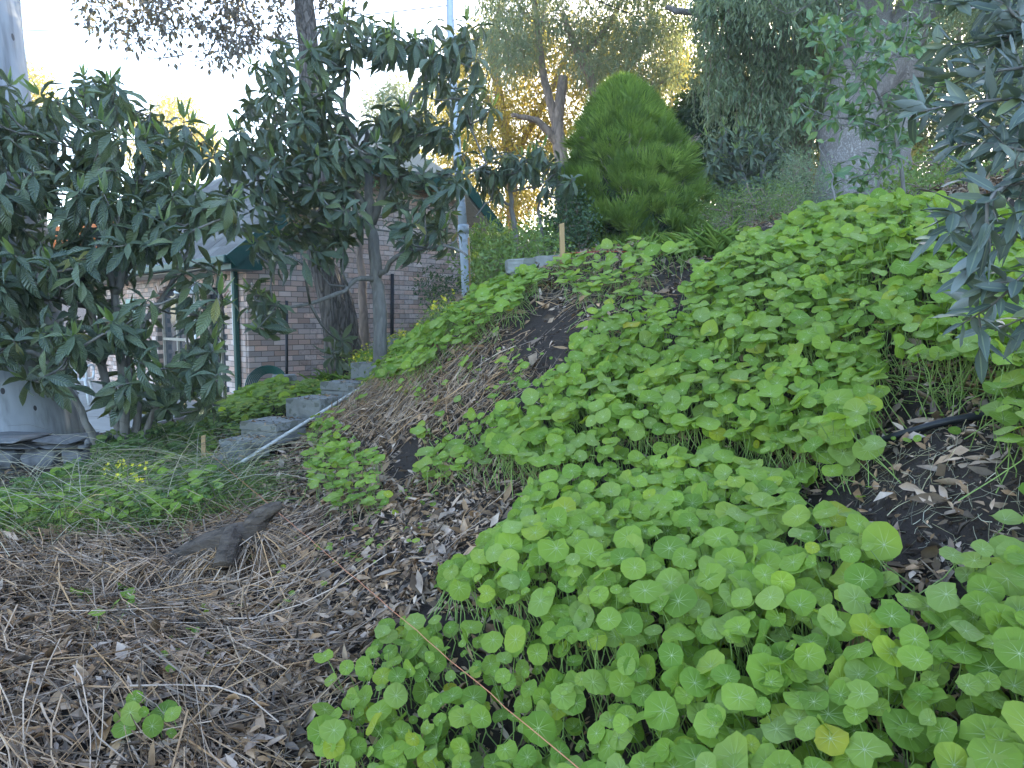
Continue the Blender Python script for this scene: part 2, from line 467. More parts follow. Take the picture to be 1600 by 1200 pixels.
def soilmat():
    m, t, b, out = nodes('soil')
    geo = nn(t, 'ShaderNodeNewGeometry')
    n1 = nn(t, 'ShaderNodeTexNoise', ins={'Scale': 1.6, 'Detail': 5.0}); t.links.new(geo.outputs['Position'], n1.inputs['Vector'])
    n2 = nn(t, 'ShaderNodeTexNoise', ins={'Scale': 45.0, 'Detail': 6.0, 'Roughness': .7}); t.links.new(geo.outputs['Position'], n2.inputs['Vector'])
    col = mixc(t, n2.outputs[0], (.020, .013, .009), (.055, .037, .026))
    col = mixc(t, math_(t, 'MULTIPLY', math_(t, 'GREATER_THAN', n2.outputs[0], .67), .5), col, (.22, .17, .14))
    col = mixc(t, math_(t, 'MULTIPLY_ADD', n1.outputs[0], 2.0, -.8, clamp=True), col, (.055, .040, .032))
    t.links.new(col, b.inputs['Base Color']); b.inputs['Roughness'].default_value = .95
    bp = nn(t, 'ShaderNodeBump', ins={'Strength': 1.0, 'Distance': .02}); t.links.new(n2.outputs[0], bp.inputs['Height'])
    t.links.new(bp.outputs[0], b.inputs['Normal'])
    return m


M['soil'] = soilmat()

# ------------------------------------------------------------------ mesh helpers
def tag(o, label=None, cat=None, group=None, kind=None):
    if label: o['label'] = label
    if cat: o['category'] = cat
    if group: o['group'] = group
    if kind: o['kind'] = kind
    return o


def thing(name, label, cat, loc=(0, 0, 0), group=None):
    o = bpy.data.objects.new(name, None); COL.objects.link(o)
    o.location = Vector([float(a) for a in loc]); o.empty_display_size = .1
    return tag(o, label, cat, group)


def link(name, me, parent=None, mats=None, loc=None):
    o = bpy.data.objects.new(name, me); COL.objects.link(o)
    if mats:
        for m in mats:
            me.materials.append(m)
    if parent:
        o.parent = parent
    if loc is not None:
        o.location = Vector([float(a) for a in loc])
    return o


def raw_mesh(name, V, loops, ltot, uv=None, matidx=None, tint=None, smooth=True):
    me = bpy.data.meshes.new(name)
    V = np.ascontiguousarray(V, dtype=np.float32)
    me.vertices.add(len(V)); me.vertices.foreach_set('co', V.ravel())
    loops = np.ascontiguousarray(loops, dtype=np.int32); ltot = np.ascontiguousarray(ltot, dtype=np.int32)
    me.loops.add(len(loops)); me.loops.foreach_set('vertex_index', loops)
    me.polygons.add(len(ltot))
    st = np.zeros(len(ltot), np.int32); st[1:] = np.cumsum(ltot)[:-1]
    me.polygons.foreach_set('loop_start', st)
    if matidx is not None:
        me.polygons.foreach_set('material_index', np.ascontiguousarray(matidx, dtype=np.int32))
    me.polygons.foreach_set('use_smooth', np.full(len(ltot), smooth, bool))
    if uv is not None:
        l = me.uv_layers.new(name='UVMap')
        l.data.foreach_set('uv', np.ascontiguousarray(np.asarray(uv)[loops], dtype=np.float32).ravel())
    if tint is not None:
        a = me.attributes.new('tint', 'FLOAT', 'POINT')
        a.data.foreach_set('value', np.ascontiguousarray(tint, dtype=np.float32))
    me.update(); me.validate()
    return me


class Tp:
    """a leaf-like template: one unit long"""
    def __init__(s, V, faces, uv, mi=0):
        s.V = np.array(V, float); s.loops = np.array([i for f in faces for i in f]); s.lt = np.array([len(f) for f in faces])
        s.uv = np.array(uv, float); s.mi = mi; s._me = {}

    def mesh(s, name, mats):
        k = name
        if k not in s._me:
            me = raw_mesh(name, s.V, s.loops, s.lt, s.uv, np.zeros(len(s.lt)), None)
            me.materials.append(mats[s.mi]); s._me[k] = me
        return s._me[k]


def inst(name, tps, tid, Mx, T, tint, mats, parent=None, smooth=True):
    Vs, Ls, Ts, Us, Is, Ti = [], [], [], [], [], []
    off = 0
    for k, tp in enumerate(tps):
        ix = np.nonzero(tid == k)[0]
        if not len(ix):
            continue
        V = np.einsum('nij,vj->nvi', Mx[ix], tp.V) + T[ix][:, None]
        nv = len(tp.V)
        Vs.append(V.reshape(-1, 3))
        Ls.append((tp.loops[None] + (np.arange(len(ix)) * nv)[:, None] + off).ravel())
        Ts.append(np.tile(tp.lt, len(ix))); Us.append(np.tile(tp.uv, (len(ix), 1)))
        Is.append(np.full(len(tp.lt) * len(ix), tp.mi)); Ti.append(np.repeat(tint[ix], nv))
        off += nv * len(ix)
    if not Vs:
        return None
    me = raw_mesh(name, np.concatenate(Vs), np.concatenate(Ls), np.concatenate(Ts), np.concatenate(Us), np.concatenate(Is), np.concatenate(Ti), smooth)
    return link(name, me, parent, mats)


def norm(v):
    return v / np.maximum(np.linalg.norm(v, axis=-1, keepdims=True), 1e-9)


def basis(ydir, zhint, sx, sy, sz=None):
    """rotation-scale matrices: columns side, length, normal"""
    y = norm(ydir); z = norm(zhint - (zhint * y).sum(-1, keepdims=True) * y); x = np.cross(y, z)
    if sz is None:
        sz = sx
    return np.stack([x * sx[:, None], y * sy[:, None], z * sz[:, None]], -1)


def mat4(Mx, T):
    m = Matrix.Identity(4)
    for i in range(3):
        for j in range(3):
            m[i][j] = float(Mx[i, j])
        m[i][3] = float(T[i])
    return m


def leaf_parts(root, name, tps, tid, Mx, T, tint, mats, n_parts, pname='leaf', sname='leaves'):
    """the n_parts leaves that show largest become parts of their own, the others one stuff part"""
    px, py, d = proj(T)
    size = np.linalg.norm(Mx[:, :, 1], axis=1) / np.maximum(d, .1)
    ok = (px > -20) & (px < 1620) & (py > -20) & (py < 1220) & (d > .1)
    score = size * (ok + .001) / np.maximum(d, .1) ** .7
    order = np.argsort(-score)
    sel = order[:min(n_parts, int(ok.sum()))]
    base = np.array(root.location)
    for i in sel:
        o = bpy.data.objects.new(pname, tps[tid[i]].mesh(pname, mats)); COL.objects.link(o)
        o.parent = root
        o.matrix_local = mat4(Mx[i], T[i] - base)
    rest = np.setdiff1d(np.arange(len(T)), sel)
    if len(rest):
        o = inst(sname, tps, tid[rest], Mx[rest], T[rest] - base, tint[rest], mats, root)
        if o: tag(o, kind='stuff')


def tubes(P, Rr, sides=5, cap=True):
    """P (N,K,3) centre lines, Rr (N,K) radii -> V, loops, ltot"""
    P = np.asarray(P, float); N, K, _ = P.shape
    Rr = np.broadcast_to(np.asarray(Rr, float), (N, K))
    Tn = np.empty_like(P)
    Tn[:, 1:-1] = P[:, 2:] - P[:, :-2]; Tn[:, 0] = P[:, 1] - P[:, 0]; Tn[:, -1] = P[:, -1] - P[:, -2]
    Tn = norm(Tn)
    mean = norm(P[:, -1] - P[:, 0] + 1e-6)
    ref = np.where(np.abs(mean[:, 2:3]) > .8, np.array([[1., 0, 0]]), np.array([[0, 0, 1.]]))[:, None]
    A = norm(np.cross(Tn, ref)); B = np.cross(Tn, A)
    th = np.arange(sides) / sides * 2 * np.pi
    V = P[:, :, None] + Rr[:, :, None, None] * (A[:, :, None] * np.cos(th)[None, None, :, None] + B[:, :, None] * np.sin(th)[None, None, :, None])
    k, s = np.meshgrid(np.arange(K - 1), np.arange(sides), indexing='ij')
    s2 = (s + 1) % sides
    q = np.stack([k * sides + s, k * sides + s2, (k + 1) * sides + s2, (k + 1) * sides + s], -1).reshape(-1, 4)
    loops = (q.ravel()[None] + (np.arange(N) * K * sides)[:, None]).ravel()
    lt = np.full(N * len(q), 4)
    if cap:
        c = np.concatenate([np.arange(sides)[::-1], (K - 1) * sides + np.arange(sides)])
        loops = np.concatenate([loops, (c[None] + (np.arange(N) * K * sides)[:, None]).ravel()])
        lt = np.concatenate([lt, np.full(2 * N, sides)])
    return V.reshape(-1, 3), loops, lt, K * sides


def tube_obj(name, P, Rr, mat, parent=None, sides=5, tint=True, loc=None, cap=True, smooth=True):
    P = np.asarray(P, float)
    if loc is not None:
        P = P - np.array(loc)
    V, L, T, nv = tubes(P, Rr, sides, cap)
    ti = np.repeat(rng.random(len(P)), nv)
    me = raw_mesh(name, V, L, T, None, None, ti, smooth)
    return link(name, me, parent, [mat], loc if parent is None else None)


def spline(pts, k):
    """Catmull-Rom through pts, k samples"""
    p = np.asarray(pts, float)
    if len(p) == 2:
        t = np.linspace(0, 1, k)[:, None]
        return p[0] * (1 - t) + p[1] * t
    q = np.vstack([2 * p[0] - p[1], p, 2 * p[-1] - p[-2]])
    t = np.linspace(0, len(p) - 1 - 1e-6, k)
    i = t.astype(int); f = (t - i)[:, None]
    a, b, c, d = q[i], q[i + 1], q[i + 2], q[i + 3]
    return .5 * ((2 * b) + (-a + c) * f + (2 * a - 5 * b + 4 * c - d) * f * f + (-a + 3 * b - 3 * c + d) * f ** 3)


def join(parts):
    Vs, Ls, Ts = [], [], []; off = 0
    for V, L, T in parts:
        Vs.append(V); Ls.append(np.asarray(L) + off); Ts.append(T); off += len(V)
    return np.concatenate(Vs), np.concatenate(Ls), np.concatenate(Ts)


BOXF = [(0, 3, 2, 1), (4, 5, 6, 7), (0, 1, 5, 4), (1, 2, 6, 5), (2, 3, 7, 6), (3, 0, 4, 7)]


def box_geo(c, s, ax=None):
    c = np.array(c, float); s = np.array(s, float) / 2
    v = np.array([(-1, -1, -1), (1, -1, -1), (1, 1, -1), (-1, 1, -1), (-1, -1, 1), (1, -1, 1), (1, 1, 1), (-1, 1, 1)], float) * s
    if ax is not None:
        v = v @ np.array(ax)          # rows of ax: local axes
    return v + c, np.array(BOXF).ravel(), np.full(6, 4)


def geo_obj(name, parts, mat, parent=None, loc=None, smooth=False, bevel=0.):
    V, L, T = join(parts) if isinstance(parts, list) else parts
    if loc is not None:
        V = V - np.array(loc)
    ti = np.full(len(V), random.random())
    me = raw_mesh(name, V, L, T, None, None, ti, smooth)
    o = link(name, me, parent, [mat], loc if parent is None else None)
    if bevel:
        b = o.modifiers.new('bevel', 'BEVEL'); b.width = bevel; b.segments = 2
    return o


import bmesh


def rock_mesh(name, size, seed, mat, jitter=.25, sub=1, boxy=.5):
    r = random.Random(seed)
    bm = bmesh.new()
    for _ in range(26):
        v = Vector((r.uniform(-1, 1), r.uniform(-1, 1), r.uniform(-1, 1)))
        k = max(abs(v.x), abs(v.y), abs(v.z))
        v = v / k * (1 - r.random() * jitter) * boxy + v.normalized() * (1 - boxy)
        bm.verts.new((v.x * size[0] / 2, v.y * size[1] / 2, v.z * size[2] / 2))
    res = bmesh.ops.convex_hull(bm, input=bm.verts)
    junk = [g for g in res['geom_interior'] if isinstance(g, bmesh.types.BMVert)]
    bmesh.ops.delete(bm, geom=junk, context='VERTS')
    bmesh.ops.bevel(bm, geom=list(bm.edges), offset=min(size) * .05, segments=1, affect='EDGES', profile=.5)
    bmesh.ops.recalc_face_normals(bm, faces=bm.faces)
    me = bpy.data.meshes.new(name); bm.to_mesh(me); bm.free()
    me.materials.append(mat)
    return me


# ------------------------------------------------------------------ leaf templates
def long_leaf(w, droop, fold, segs=6, mi=0, side=0., tipw=1.0, shape='lance'):
    V, uv = [], []
    for i in range(segs + 1):
        t = i / segs
        if shape == 'lance':
            wd = w * math.sin(math.pi * min(1, t ** .75 * .985 + .012)) ** .8
        elif shape == 'ob':
            wd = w * math.sin(math.pi * min(.99, t ** 1.35 + .02)) ** .85
        else:
            wd = w * (1 - t) ** .7
        z = -droop * t * t; y = t * (1 - .25 * droop * t)
        x0 = side * t * t
        for k, u in ((-1, 0), (0, .5), (1, 1)):
            V.append((x0 + k * wd / 2, y, z + fold * abs(k) * wd + (.02 * math.sin(i * 2.1 + k) * abs(k) if segs > 3 else 0))); uv.append((u, t))
    fs = []
    for i in range(segs):
        a = i * 3
        fs += [(a, a + 1, a + 4, a + 3), (a + 1, a + 2, a + 5, a + 4)]
    return Tp(V, fs, uv, mi)


def quad_leaf(w, mi=0, fold=.15, side=0.):
    V = [(0, 0, 0), (-w / 2, .45, fold * w), (w / 2, .45, fold * w), (side, 1, -.05)]
    return Tp(V, [(0, 2, 3, 1)], [(.5, 0), (0, .5), (1, .5), (.5, 1)], mi)


def round_leaf(seed, n=18, mi=0, cup=.05):
    r = random.Random(seed)
    V = [(0, 0, -.02)]; uv = [(.5, .5)]
    ph = [r.uniform(0, 6.28) for _ in range(4)]
    amp = r.uniform(.03, .09); ox, oy = r.uniform(-.05, .05), r.uniform(-.09, -.02)
    wav = r.uniform(.02, .08); bend = r.uniform(-.08, .14); bend2 = r.uniform(-.1, .1)
    for ring, rr in ((1, .26), (2, .42), (3, .5)):
        for k in range(n):
            a = k / n * 2 * math.pi
            rad = rr * (1 + (amp * math.cos(9 * a + .3) * .55 + .045 * math.cos(2 * a + ph[1]) + .03 * math.cos(3 * a + ph[2])) * (ring / 3))
            x = math.cos(a) * rad - ox * ring / 3; y = math.sin(a) * rad - oy * ring / 3
            z = cup * (rr * 2) ** 2 * .5 + wav * math.sin(3 * a + ph[0]) * (ring / 3) ** 2 + bend * x * x + bend2 * x * y + r.uniform(-.008, .008)
            V.append((x, y, z)); uv.append((.5 + math.cos(a) * rr, .5 + math.sin(a) * rr))
    if seed % 4 == 3:        # chewed rim
        k0 = r.randrange(n)
        for dk, q in ((0, .62), (1, .5), (2, .7)):
            for ring in (1, 2):
                i = 1 + ring * n + (k0 + dk) % n
                V[i] = tuple(c * (q if ring == 2 else min(1, q * 1.3)) for c in V[i])
    if seed % 5 == 2:        # half folded
        V = [(x, y, z + .55 * max(0, x)) for x, y, z in V]
    fs = []
    for k in range(n):
        fs.append((0, 1 + k, 1 + (k + 1) % n))
        for g in range(2):
            a = 1 + g * n; b = 1 + (g + 1) * n
            fs.append((a + k, b + k, b + (k + 1) % n, a + (k + 1) % n))
    return Tp(V, fs, uv, mi)


def round_leaf_lo(seed, n=9, mi=0):
    r = random.Random(seed)
    V = [(0, 0, -.04)]; uv = [(.5, .5)]
    for k in range(n):
        a = k / n * 2 * math.pi
        rad = .5 * (1 + r.uniform(-.07, .07))
        V.append((math.cos(a) * rad, math.sin(a) * rad, r.uniform(-.03, .05))); uv.append((.5 + math.cos(a) * .5, .5 + math.sin(a) * .5))
    return Tp(V, [(0, 1 + k, 1 + (k + 1) % n) for k in range(n)], uv, mi)


NAST = [round_leaf(i, 18, 0, cup=random.uniform(-.05, .16)) for i in range(14)]
NASTLO = [round_leaf_lo(i, 10) for i in range(6)]
LOQ = [long_leaf(.30, d, f, 6, 0, s, shape='ob') for d, f, s in ((.15, .25, .03), (.35, .3, -.05), (.6, .2, .06), (.25, .4, 0), (.5, .35, -.04))] + \
      [long_leaf(.24, -.1, .35, 4, 1, s) for s in (.03, -.04)]
OLV = [long_leaf(.27, d, f, 4, 0, s) for d, f, s in ((.05, .15, .05), (.2, .1, -.05), (.1, .3, .0), (-.1, .2, .03))]
EUC = [quad_leaf(.22, 0, .1, .15), quad_leaf(.28, 0, .2, -.12), quad_leaf(.2, 0, .1, 0)]
OVL = [quad_leaf(.5, 0, .2, .0), quad_leaf(.42, 0, .1, .05)]
SAP = [long_leaf(.45, d, .15, 3, 0, s) for d, s in ((.1, .05), (.25, -.05), (0, 0))]
DRY = [long_leaf(.32, d, f, 3, 0, s) for d, f, s in ((.3, .5, .15), (-.4, .6, -.1), (.6, -.4, .1), (-.15, .25, .2), (.1, .9, -.1), (.5, .1, -.2))]
CHIP = [long_leaf(.5, d, f, 2, 0, s) for d, f, s in ((.1, .3, .1), (-.3, .2, -.1), (.3, -.3, .15))]

# ------------------------------------------------------------------ ground
def build_ground():
    n = 460
    u = np.linspace(-1, 1, n)
    k = 7.3
    s = np.sinh(u * k) / math.sinh(k)
    X, Y = np.meshgrid(s * 900, s * 900 + 3.5, indexing='ij')
    Z = hz(X, Y)
    idx = np.arange(n * n).reshape(n, n)
    q = np.stack([idx[:-1, :-1], idx[1:, :-1], idx[1:, 1:], idx[:-1, 1:]], -1).reshape(-1)
    me = raw_mesh('ground', np.stack([X, Y, Z], -1).reshape(-1, 3), q, np.full((n - 1) ** 2, 4))
    tag(link('ground', me, None, [M['soil']]), 'dark soil hillside sloping down from the crest to the house', kind='structure')


build_ground()

# ------------------------------------------------------------------ masks (outlines of the beds, as seen, projected onto the land)
P_FRONT = [(505, 1600), (505, 1150), (515, 1100), (560, 1040), (600, 985), (650, 960), (740, 970), (860, 945), (880, 1000), (960, 1020), (1010, 1100), (1040, 1600)]
P_BIG = [(690, 905), (740, 860), (800, 800), (850, 755), (960, 712), (1090, 695), (1180, 720), (1235, 765), (1250, 800), (1300, 790), (1370, 830), (1388, 880),
         (1400, 945), (1460, 925), (1480, 870), (1540, 850), (1600, 870), (1900, 850), (2100, 1600), (1040, 1600), (1010, 1100), (960, 1020), (880, 1000), (860, 945), (760, 940)]
P_MID = [(765, 700), (770, 660), (800, 625), (850, 590), (900, 560), (890, 520), (960, 495), (1070, 480), (1075, 445), (1110, 405), (1160, 372), (1250, 335),
         (1330, 305), (1500, 310), (1600, 330), (1900, 330), (1900, 560), (1600, 560), (1560, 575), (1500, 560), (1400, 560), (1375, 600), (1365, 650), (1300, 690), (1200, 705), (1100, 670),
         (1000, 690), (900, 715), (800, 715)]
P_UPL = [(575, 580), (610, 545), (650, 510), (700, 472), (760, 450), (830, 415), (860, 425), (830, 450), (790, 470), (760, 500), (730, 525), (690, 545), (650, 580), (600, 590)]
P_CREST = [(870, 410), (910, 385), (1000, 370), (1090, 378), (1100, 392), (1010, 402), (1040, 450), (1060, 480), (960, 495), (900, 540), (880, 520), (930, 480), (900, 450), (860, 430)]
P_SMALL = [(640, 720), (655, 690), (690, 640), (760, 650), (775, 690), (760, 740), (700, 750), (660, 740)]
P_CLUMP = [(470, 700), (465, 655), (500, 635), (560, 690), (610, 715), (605, 770), (590, 830), (545, 790), (500, 790), (490, 740)]
P_EDGE = [(1550, 610), (1600, 570), (1900, 560), (1900, 700), (1600, 700), (1560, 680)]
P_UPR = [(1225, 770), (1240, 700), (1270, 670), (1350, 660), (1372, 700), (1350, 745), (1280, 745)]
P_EDGE2 = [(1540, 800), (1600, 780), (1800, 780), (1800, 850), (1600, 840)]
P_SCATU = [(590, 560), (700, 520), (800, 500), (880, 540), (830, 600), (760, 650), (700, 620), (640, 640)]
P_HOUSE = [(330, 640), (360, 600), (440, 590), (520, 595), (560, 560), (600, 540), (600, 580), (540, 610), (470, 630), (420, 640), (370, 650)]
P_LEFT = [(-300, 770), (0, 765), (80, 745), (150, 690), (250, 665), (320, 650), (330, 700), (330, 760), (270, 800), (200, 840), (100, 850), (-300, 880)]
P_SOILS = [[(800, 500), (850, 480), (905, 500), (890, 560), (850, 580), (810, 560)], [(1010, 395), (1095, 395), (1080, 440), (1040, 460), (1020, 440)],
           [(1270, 740), (1380, 690), (1560, 655), (1900, 640), (1900, 850), (1560, 850), (1480, 880), (1400, 900), (1370, 820), (1290, 790)],
           [(620, 700), (660, 690), (640, 760), (600, 750)], [(1370, 600), (1450, 600), (1540, 640), (1380, 690)]]


def cand(n, x0, x1, y0, y1):
    return rng.uniform(x0, x1, n), rng.uniform(y0, y1, n)


def nasturtium(poly, label, dens, rad, hgt, drange, n_parts, lo=False, lean=(0., -.25), matk='nast', group='nasturtium patches', tilt=.35, face=.55, bounds=None, name='nasturtium_patch', cat='nasturtiums', hmin=.35):
    xs = [p[0] for p in poly]; ys = [p[1] for p in poly]
    d0, d1 = drange
    corners = np.array([W(min(max(px, -400), 2000), min(py, 1400), d) for px in (min(xs), max(xs)) for py in (min(ys), max(ys)) for d in (d0, d1)])
    bx0, bx1 = corners[:, 0].min() - .3, corners[:, 0].max() + .3
    by0, by1 = max(.15, d0 - .4), d1 + .4
    n = int(dens * (bx1 - bx0) * (by1 - by0))
    x, y = cand(n, bx0, bx1, by0, by1)
    z = hz(x, y); nr = hn(x, y)
    u = rng.random(n)
    h = hgt * (hmin + (1 - hmin) * u ** .7) * (1 + vnoise(x, y, 3.1, 2) * .5)
    rr = rad * rng.choice([.5, .7, .88, 1, 1.15, 1.38], n, p=[.14, .18, .24, .20, .15, .09]) * (.85 + .3 * u)
    root = np.stack([x, y, z], -1)
    c = root + nr * h[:, None] * .5 + np.array([0, 0, 1.]) * h[:, None] * .6
    c[:, :2] += rng.normal(0, .03, (n, 2))
    px, py, d = proj(c)
    e = vnoise(px, py, .035, 4) * 34
    ok = inpoly(px + e, py + e * .6, poly) & (d > d0) & (d < d1)
    for so in P_SOILS[:2] + P_SOILS[3:4]:
        ok &= ~(inpoly(px, py, so) & (rng.random(n) < .95))
    # keep leaves from piling on one another (simple grid thinning by height)
    ix = np.nonzero(ok)[0]
    # dart throwing
    order = ix[np.argsort(-u[ix])]
    grid = {}; keep = []
    cs = rad * .62
    for i in order:
        key = (int(c[i, 0] // cs), int(c[i, 1] // cs), int(h[i] / (hgt * .34)))
        if key in grid:
            continue
        grid[key] = 1; keep.append(i)
    ix = np.array(keep, int)
    if len(ix) < 3:
        print('few leaves', name, label, len(ix)); return
    x, y, z, nr, h, rr, root, c = x[ix], y[ix], z[ix], nr[ix], h[ix], rr[ix], root[ix], c[ix]
    n = len(ix)
    tocam = norm(C0 - c)
    nz_ = norm(nr * .5 + np.array([0, 0, 1.]) * .55 + np.array([lean[0], lean[1], 0]) * face + rng.normal(0, tilt * .55, (n, 3)))
    odd = rng.random(n) < .07
    nz_[odd] = norm(nz_[odd] + rng.normal(0, .9, (odd.sum(), 3)))
    nz_[:, 2] = np.abs(nz_[:, 2])
    a = rng.uniform(0, 2 * np.pi, n)
    yd = np.stack([np.cos(a), np.sin(a), np.zeros(n)], -1)
    Mx = basis(yd, nz_, rr * 2, rr * 2 * rng.uniform(.88, 1.1, n))
    # basis keeps y in plane; make the normal exact
    zc = norm(nz_); yc = norm(yd - (yd * zc).sum(-1, keepdims=True) * zc); xc = np.cross(yc, zc)
    Mx = np.stack([xc * (rr * 2)[:, None], yc * (rr * 2 * rng.uniform(.88, 1.1, n))[:, None], zc * (rr * 2)[:, None]], -1)
    tps = NASTLO if lo else NAST
    tid = rng.integers(0, len(tps), n); tint = rng.random(n)
    r0 = c.mean(0); r0[2] = ground(r0[0], r0[1])
    root_o = thing(name, label, cat, r0, group)
    leaf_parts(root_o, name, tps, tid, Mx, c, tint, [M[matk]], n_parts)
    # petioles
    base = root + np.stack([rng.normal(0, .05, n), rng.normal(0, .05, n), np.full(n, -.01)], -1)
    P = np.stack([base, base * .62 + c * .38 + np.concatenate([rng.normal(0, .015, (n, 2)), np.zeros((n, 1))], 1), base * .2 + c * .8 - zc * h[:, None] * .12, c - zc * .001], 1)
    rs = np.linspace(.0022, .0014, 4)[None] * np.ones((n, 1))
    o = tube_obj('stems', P - r0, rs, M['stem'], root_o, 3, cap=False); tag(o, kind='stuff')


nasturtium(P_BIG, 'largest sheet of nasturtium leaves filling the lower corner below the bare black soil', 1600, .0285, .21, (.55, 3.4), 300, lean=(-.22, -.62), tilt=.5)
nasturtium(P_FRONT, 'nasturtium patch under the orange string at the bottom edge of the dead straw', 1000, .0255, .17, (1.0, 3.0), 300, lean=(-.15, -.65), tilt=.6)
nasturtium(P_MID, 'wide bank of nasturtiums climbing from mid slope to the crest beside the olive branches', 1400, .029, .22, (1.5, 5.6), 300, lean=(-.15, -.55), tilt=.55)
nasturtium(P_UPL, 'strip of nasturtiums along the shoulder of the slope above the concrete steps', 700, .033, .15, (4.2, 7.5), 220, lo=False, lean=(-.1, -.3))
nasturtium(P_CREST, 'loose nasturtiums around the bare earth patch at the crest by the timber stake', 300, .033, .15, (3.4, 6.2), 200, lo=False, lean=(-.1, -.3))
nasturtium(P_SMALL, 'small nasturtium clump with mulch all round it in the middle of the slope', 400, .029, .13, (3.2, 4.6), 120, lean=(-.1, -.4))
nasturtium(P_CLUMP, 'long nasturtium clump hanging down the mulch beside the white pipe', 340, .029, .13, (3.4, 5.6), 200, lean=(-.1, -.45))
nasturtium(P_EDGE, 'nasturtiums at the picture edge just above where the black hose disappears', 900, .036, .16, (1.4, 2.9), 80, lean=(-.2, -.5))
nasturtium(P_EDGE2, 'few broad nasturtium leaves overhanging the black soil at the picture edge', 260, .042, .12, (1.2, 2.4), 30, lean=(-.2, -.6))
nasturtium(P_UPR, 'upright cluster of nasturtium leaves hiding a stretch of the black hose', 420, .036, .15, (1.7, 2.8), 60, lean=(-.2, -.9), tilt=.4)
nasturtium(P_SCATU, 'thin scatter of young nasturtiums round the upper bare earth scar', 110, .026, .1, (3.4, 6.2), 120, lean=(-.1, -.3))
nasturtium([(190, 1150), (190, 1075), (235, 1060), (285, 1100), (270, 1150)], 'lone green seedling clump growing out of the straw at the bottom', 300, .032, .1, (1.8, 3.0), 20, lean=(-.1, -.9), tilt=.9)
nasturtium([(100, 960), (120, 900), (250, 900), (250, 930), (170, 975)], 'small nasturtium runner in the straw beside the grey rock', 120, .03, .08, (2.4, 4.0), 20, tilt=.6)
nasturtium([(500, 1130), (500, 1020), (540, 1010), (550, 1100)], 'pair of upright nasturtium leaves standing at the mulch edge', 200, .035, .14, (1.7, 2.6), 12, lean=(-.4, -1.2), tilt=.5)
nasturtium([(670, 910), (690, 870), (740, 890), (735, 930)], 'little pale nasturtium tuft on the dry leaves', 300, .03, .08, (2.0, 3.2), 14, tilt=.8)
nasturtium(P_HOUSE, 'yellow green nasturtiums at the foot of the brick corner by the hose coil', 420, .038, .16, (6.2, 10.2), 150, lo=True, matk='nast')
nasturtium([(400, 640), (480, 600), (620, 520), (640, 540), (590, 590), (560, 640), (420, 700), (330, 740), (345, 690)], 'sparse nasturtiums between and beside the concrete steps', 50, .032, .1, (5.2, 9.0), 80, lo=True)
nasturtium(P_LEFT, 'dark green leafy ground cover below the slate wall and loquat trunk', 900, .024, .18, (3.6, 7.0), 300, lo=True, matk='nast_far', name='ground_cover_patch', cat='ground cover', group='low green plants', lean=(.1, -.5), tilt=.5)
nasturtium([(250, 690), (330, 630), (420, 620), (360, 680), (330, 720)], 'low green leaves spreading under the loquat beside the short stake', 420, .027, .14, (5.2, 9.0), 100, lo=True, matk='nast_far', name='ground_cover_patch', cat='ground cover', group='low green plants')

# ------------------------------------------------------------------ litter, straw, twigs
GREEN = [P_BIG, P_MID, P_FRONT]


def litter_field():
    n = 330000
    y = 1.2 + (rng.random(n) ** 1.6) * 8.8; x = rng.uniform(-1, 1, n) * (y * .85 + .4)
    z = hz(x, y); P = np.stack([x, y, z], -1)
    px, py, d = proj(P)
    soil = np.zeros(n, bool)
    for s in P_SOILS:
        soil |= inpoly(px, py, s)
    green = np.zeros(n, bool)
    for s in GREEN:
        green |= inpoly(px, py, s)
    left = (px < 340) & (py > 690) & (py < 820)
    dens = .45 + .9 * vnoise(x, y, 1.3, 7) + .25
    dens = np.where(soil, .1, dens); dens = np.where(green, .12, dens); dens = np.where(left, .12, dens)
    dens = np.where((px > 780) & (~green) & (~soil), dens * .7, dens)
    dens *= np.clip((7.5 - d) / 3, .25, 1)
    dens = np.where(x < -4.0, dens * .4, dens)
    straw_zone = (px < 430) & (py > 830)
    dens = np.where(straw_zone, dens * .8, dens)
    ok = (rng.random(n) < dens * .75) & ~((y > 8.0) & (x < -2.2))
    P = P[ok]; d = d[ok]; n = len(P)
    nr = hn(P[:, 0], P[:, 1]) + rng.normal(0, .5, (n, 3))
    a = rng.uniform(0, 6.28, n)
    ln = rng.choice([.016, .028, .042, .06, .085], n, p=[.30, .32, .22, .12, .04]) * (1 + .06 * np.maximum(0, d - 3))
    yd = np.stack([np.cos(a), np.sin(a), rng.normal(0, .25, n)], -1)
    zc = norm(nr); yc = norm(yd - (yd * zc).sum(-1, keepdims=True) * zc); xc = np.cross(yc, zc)
    wd = ln * rng.uniform(.45, 1.4, n)
    Mx = np.stack([xc * wd[:, None], yc * ln[:, None], zc * ln[:, None]], -1)
    T = P + zc * .004 + np.array([0, 0, 1.]) * rng.uniform(0, .035, n)[:, None]
    tps = DRY + CHIP
    o = inst('leaf_litter', tps, rng.integers(0, len(tps), n), Mx, T, rng.random(n), [M['litter']])
    tag(o, 'brown dry leaf litter and chips covering the slope', 'leaf litter', kind='stuff')
    print('litter', n)


litter_field()


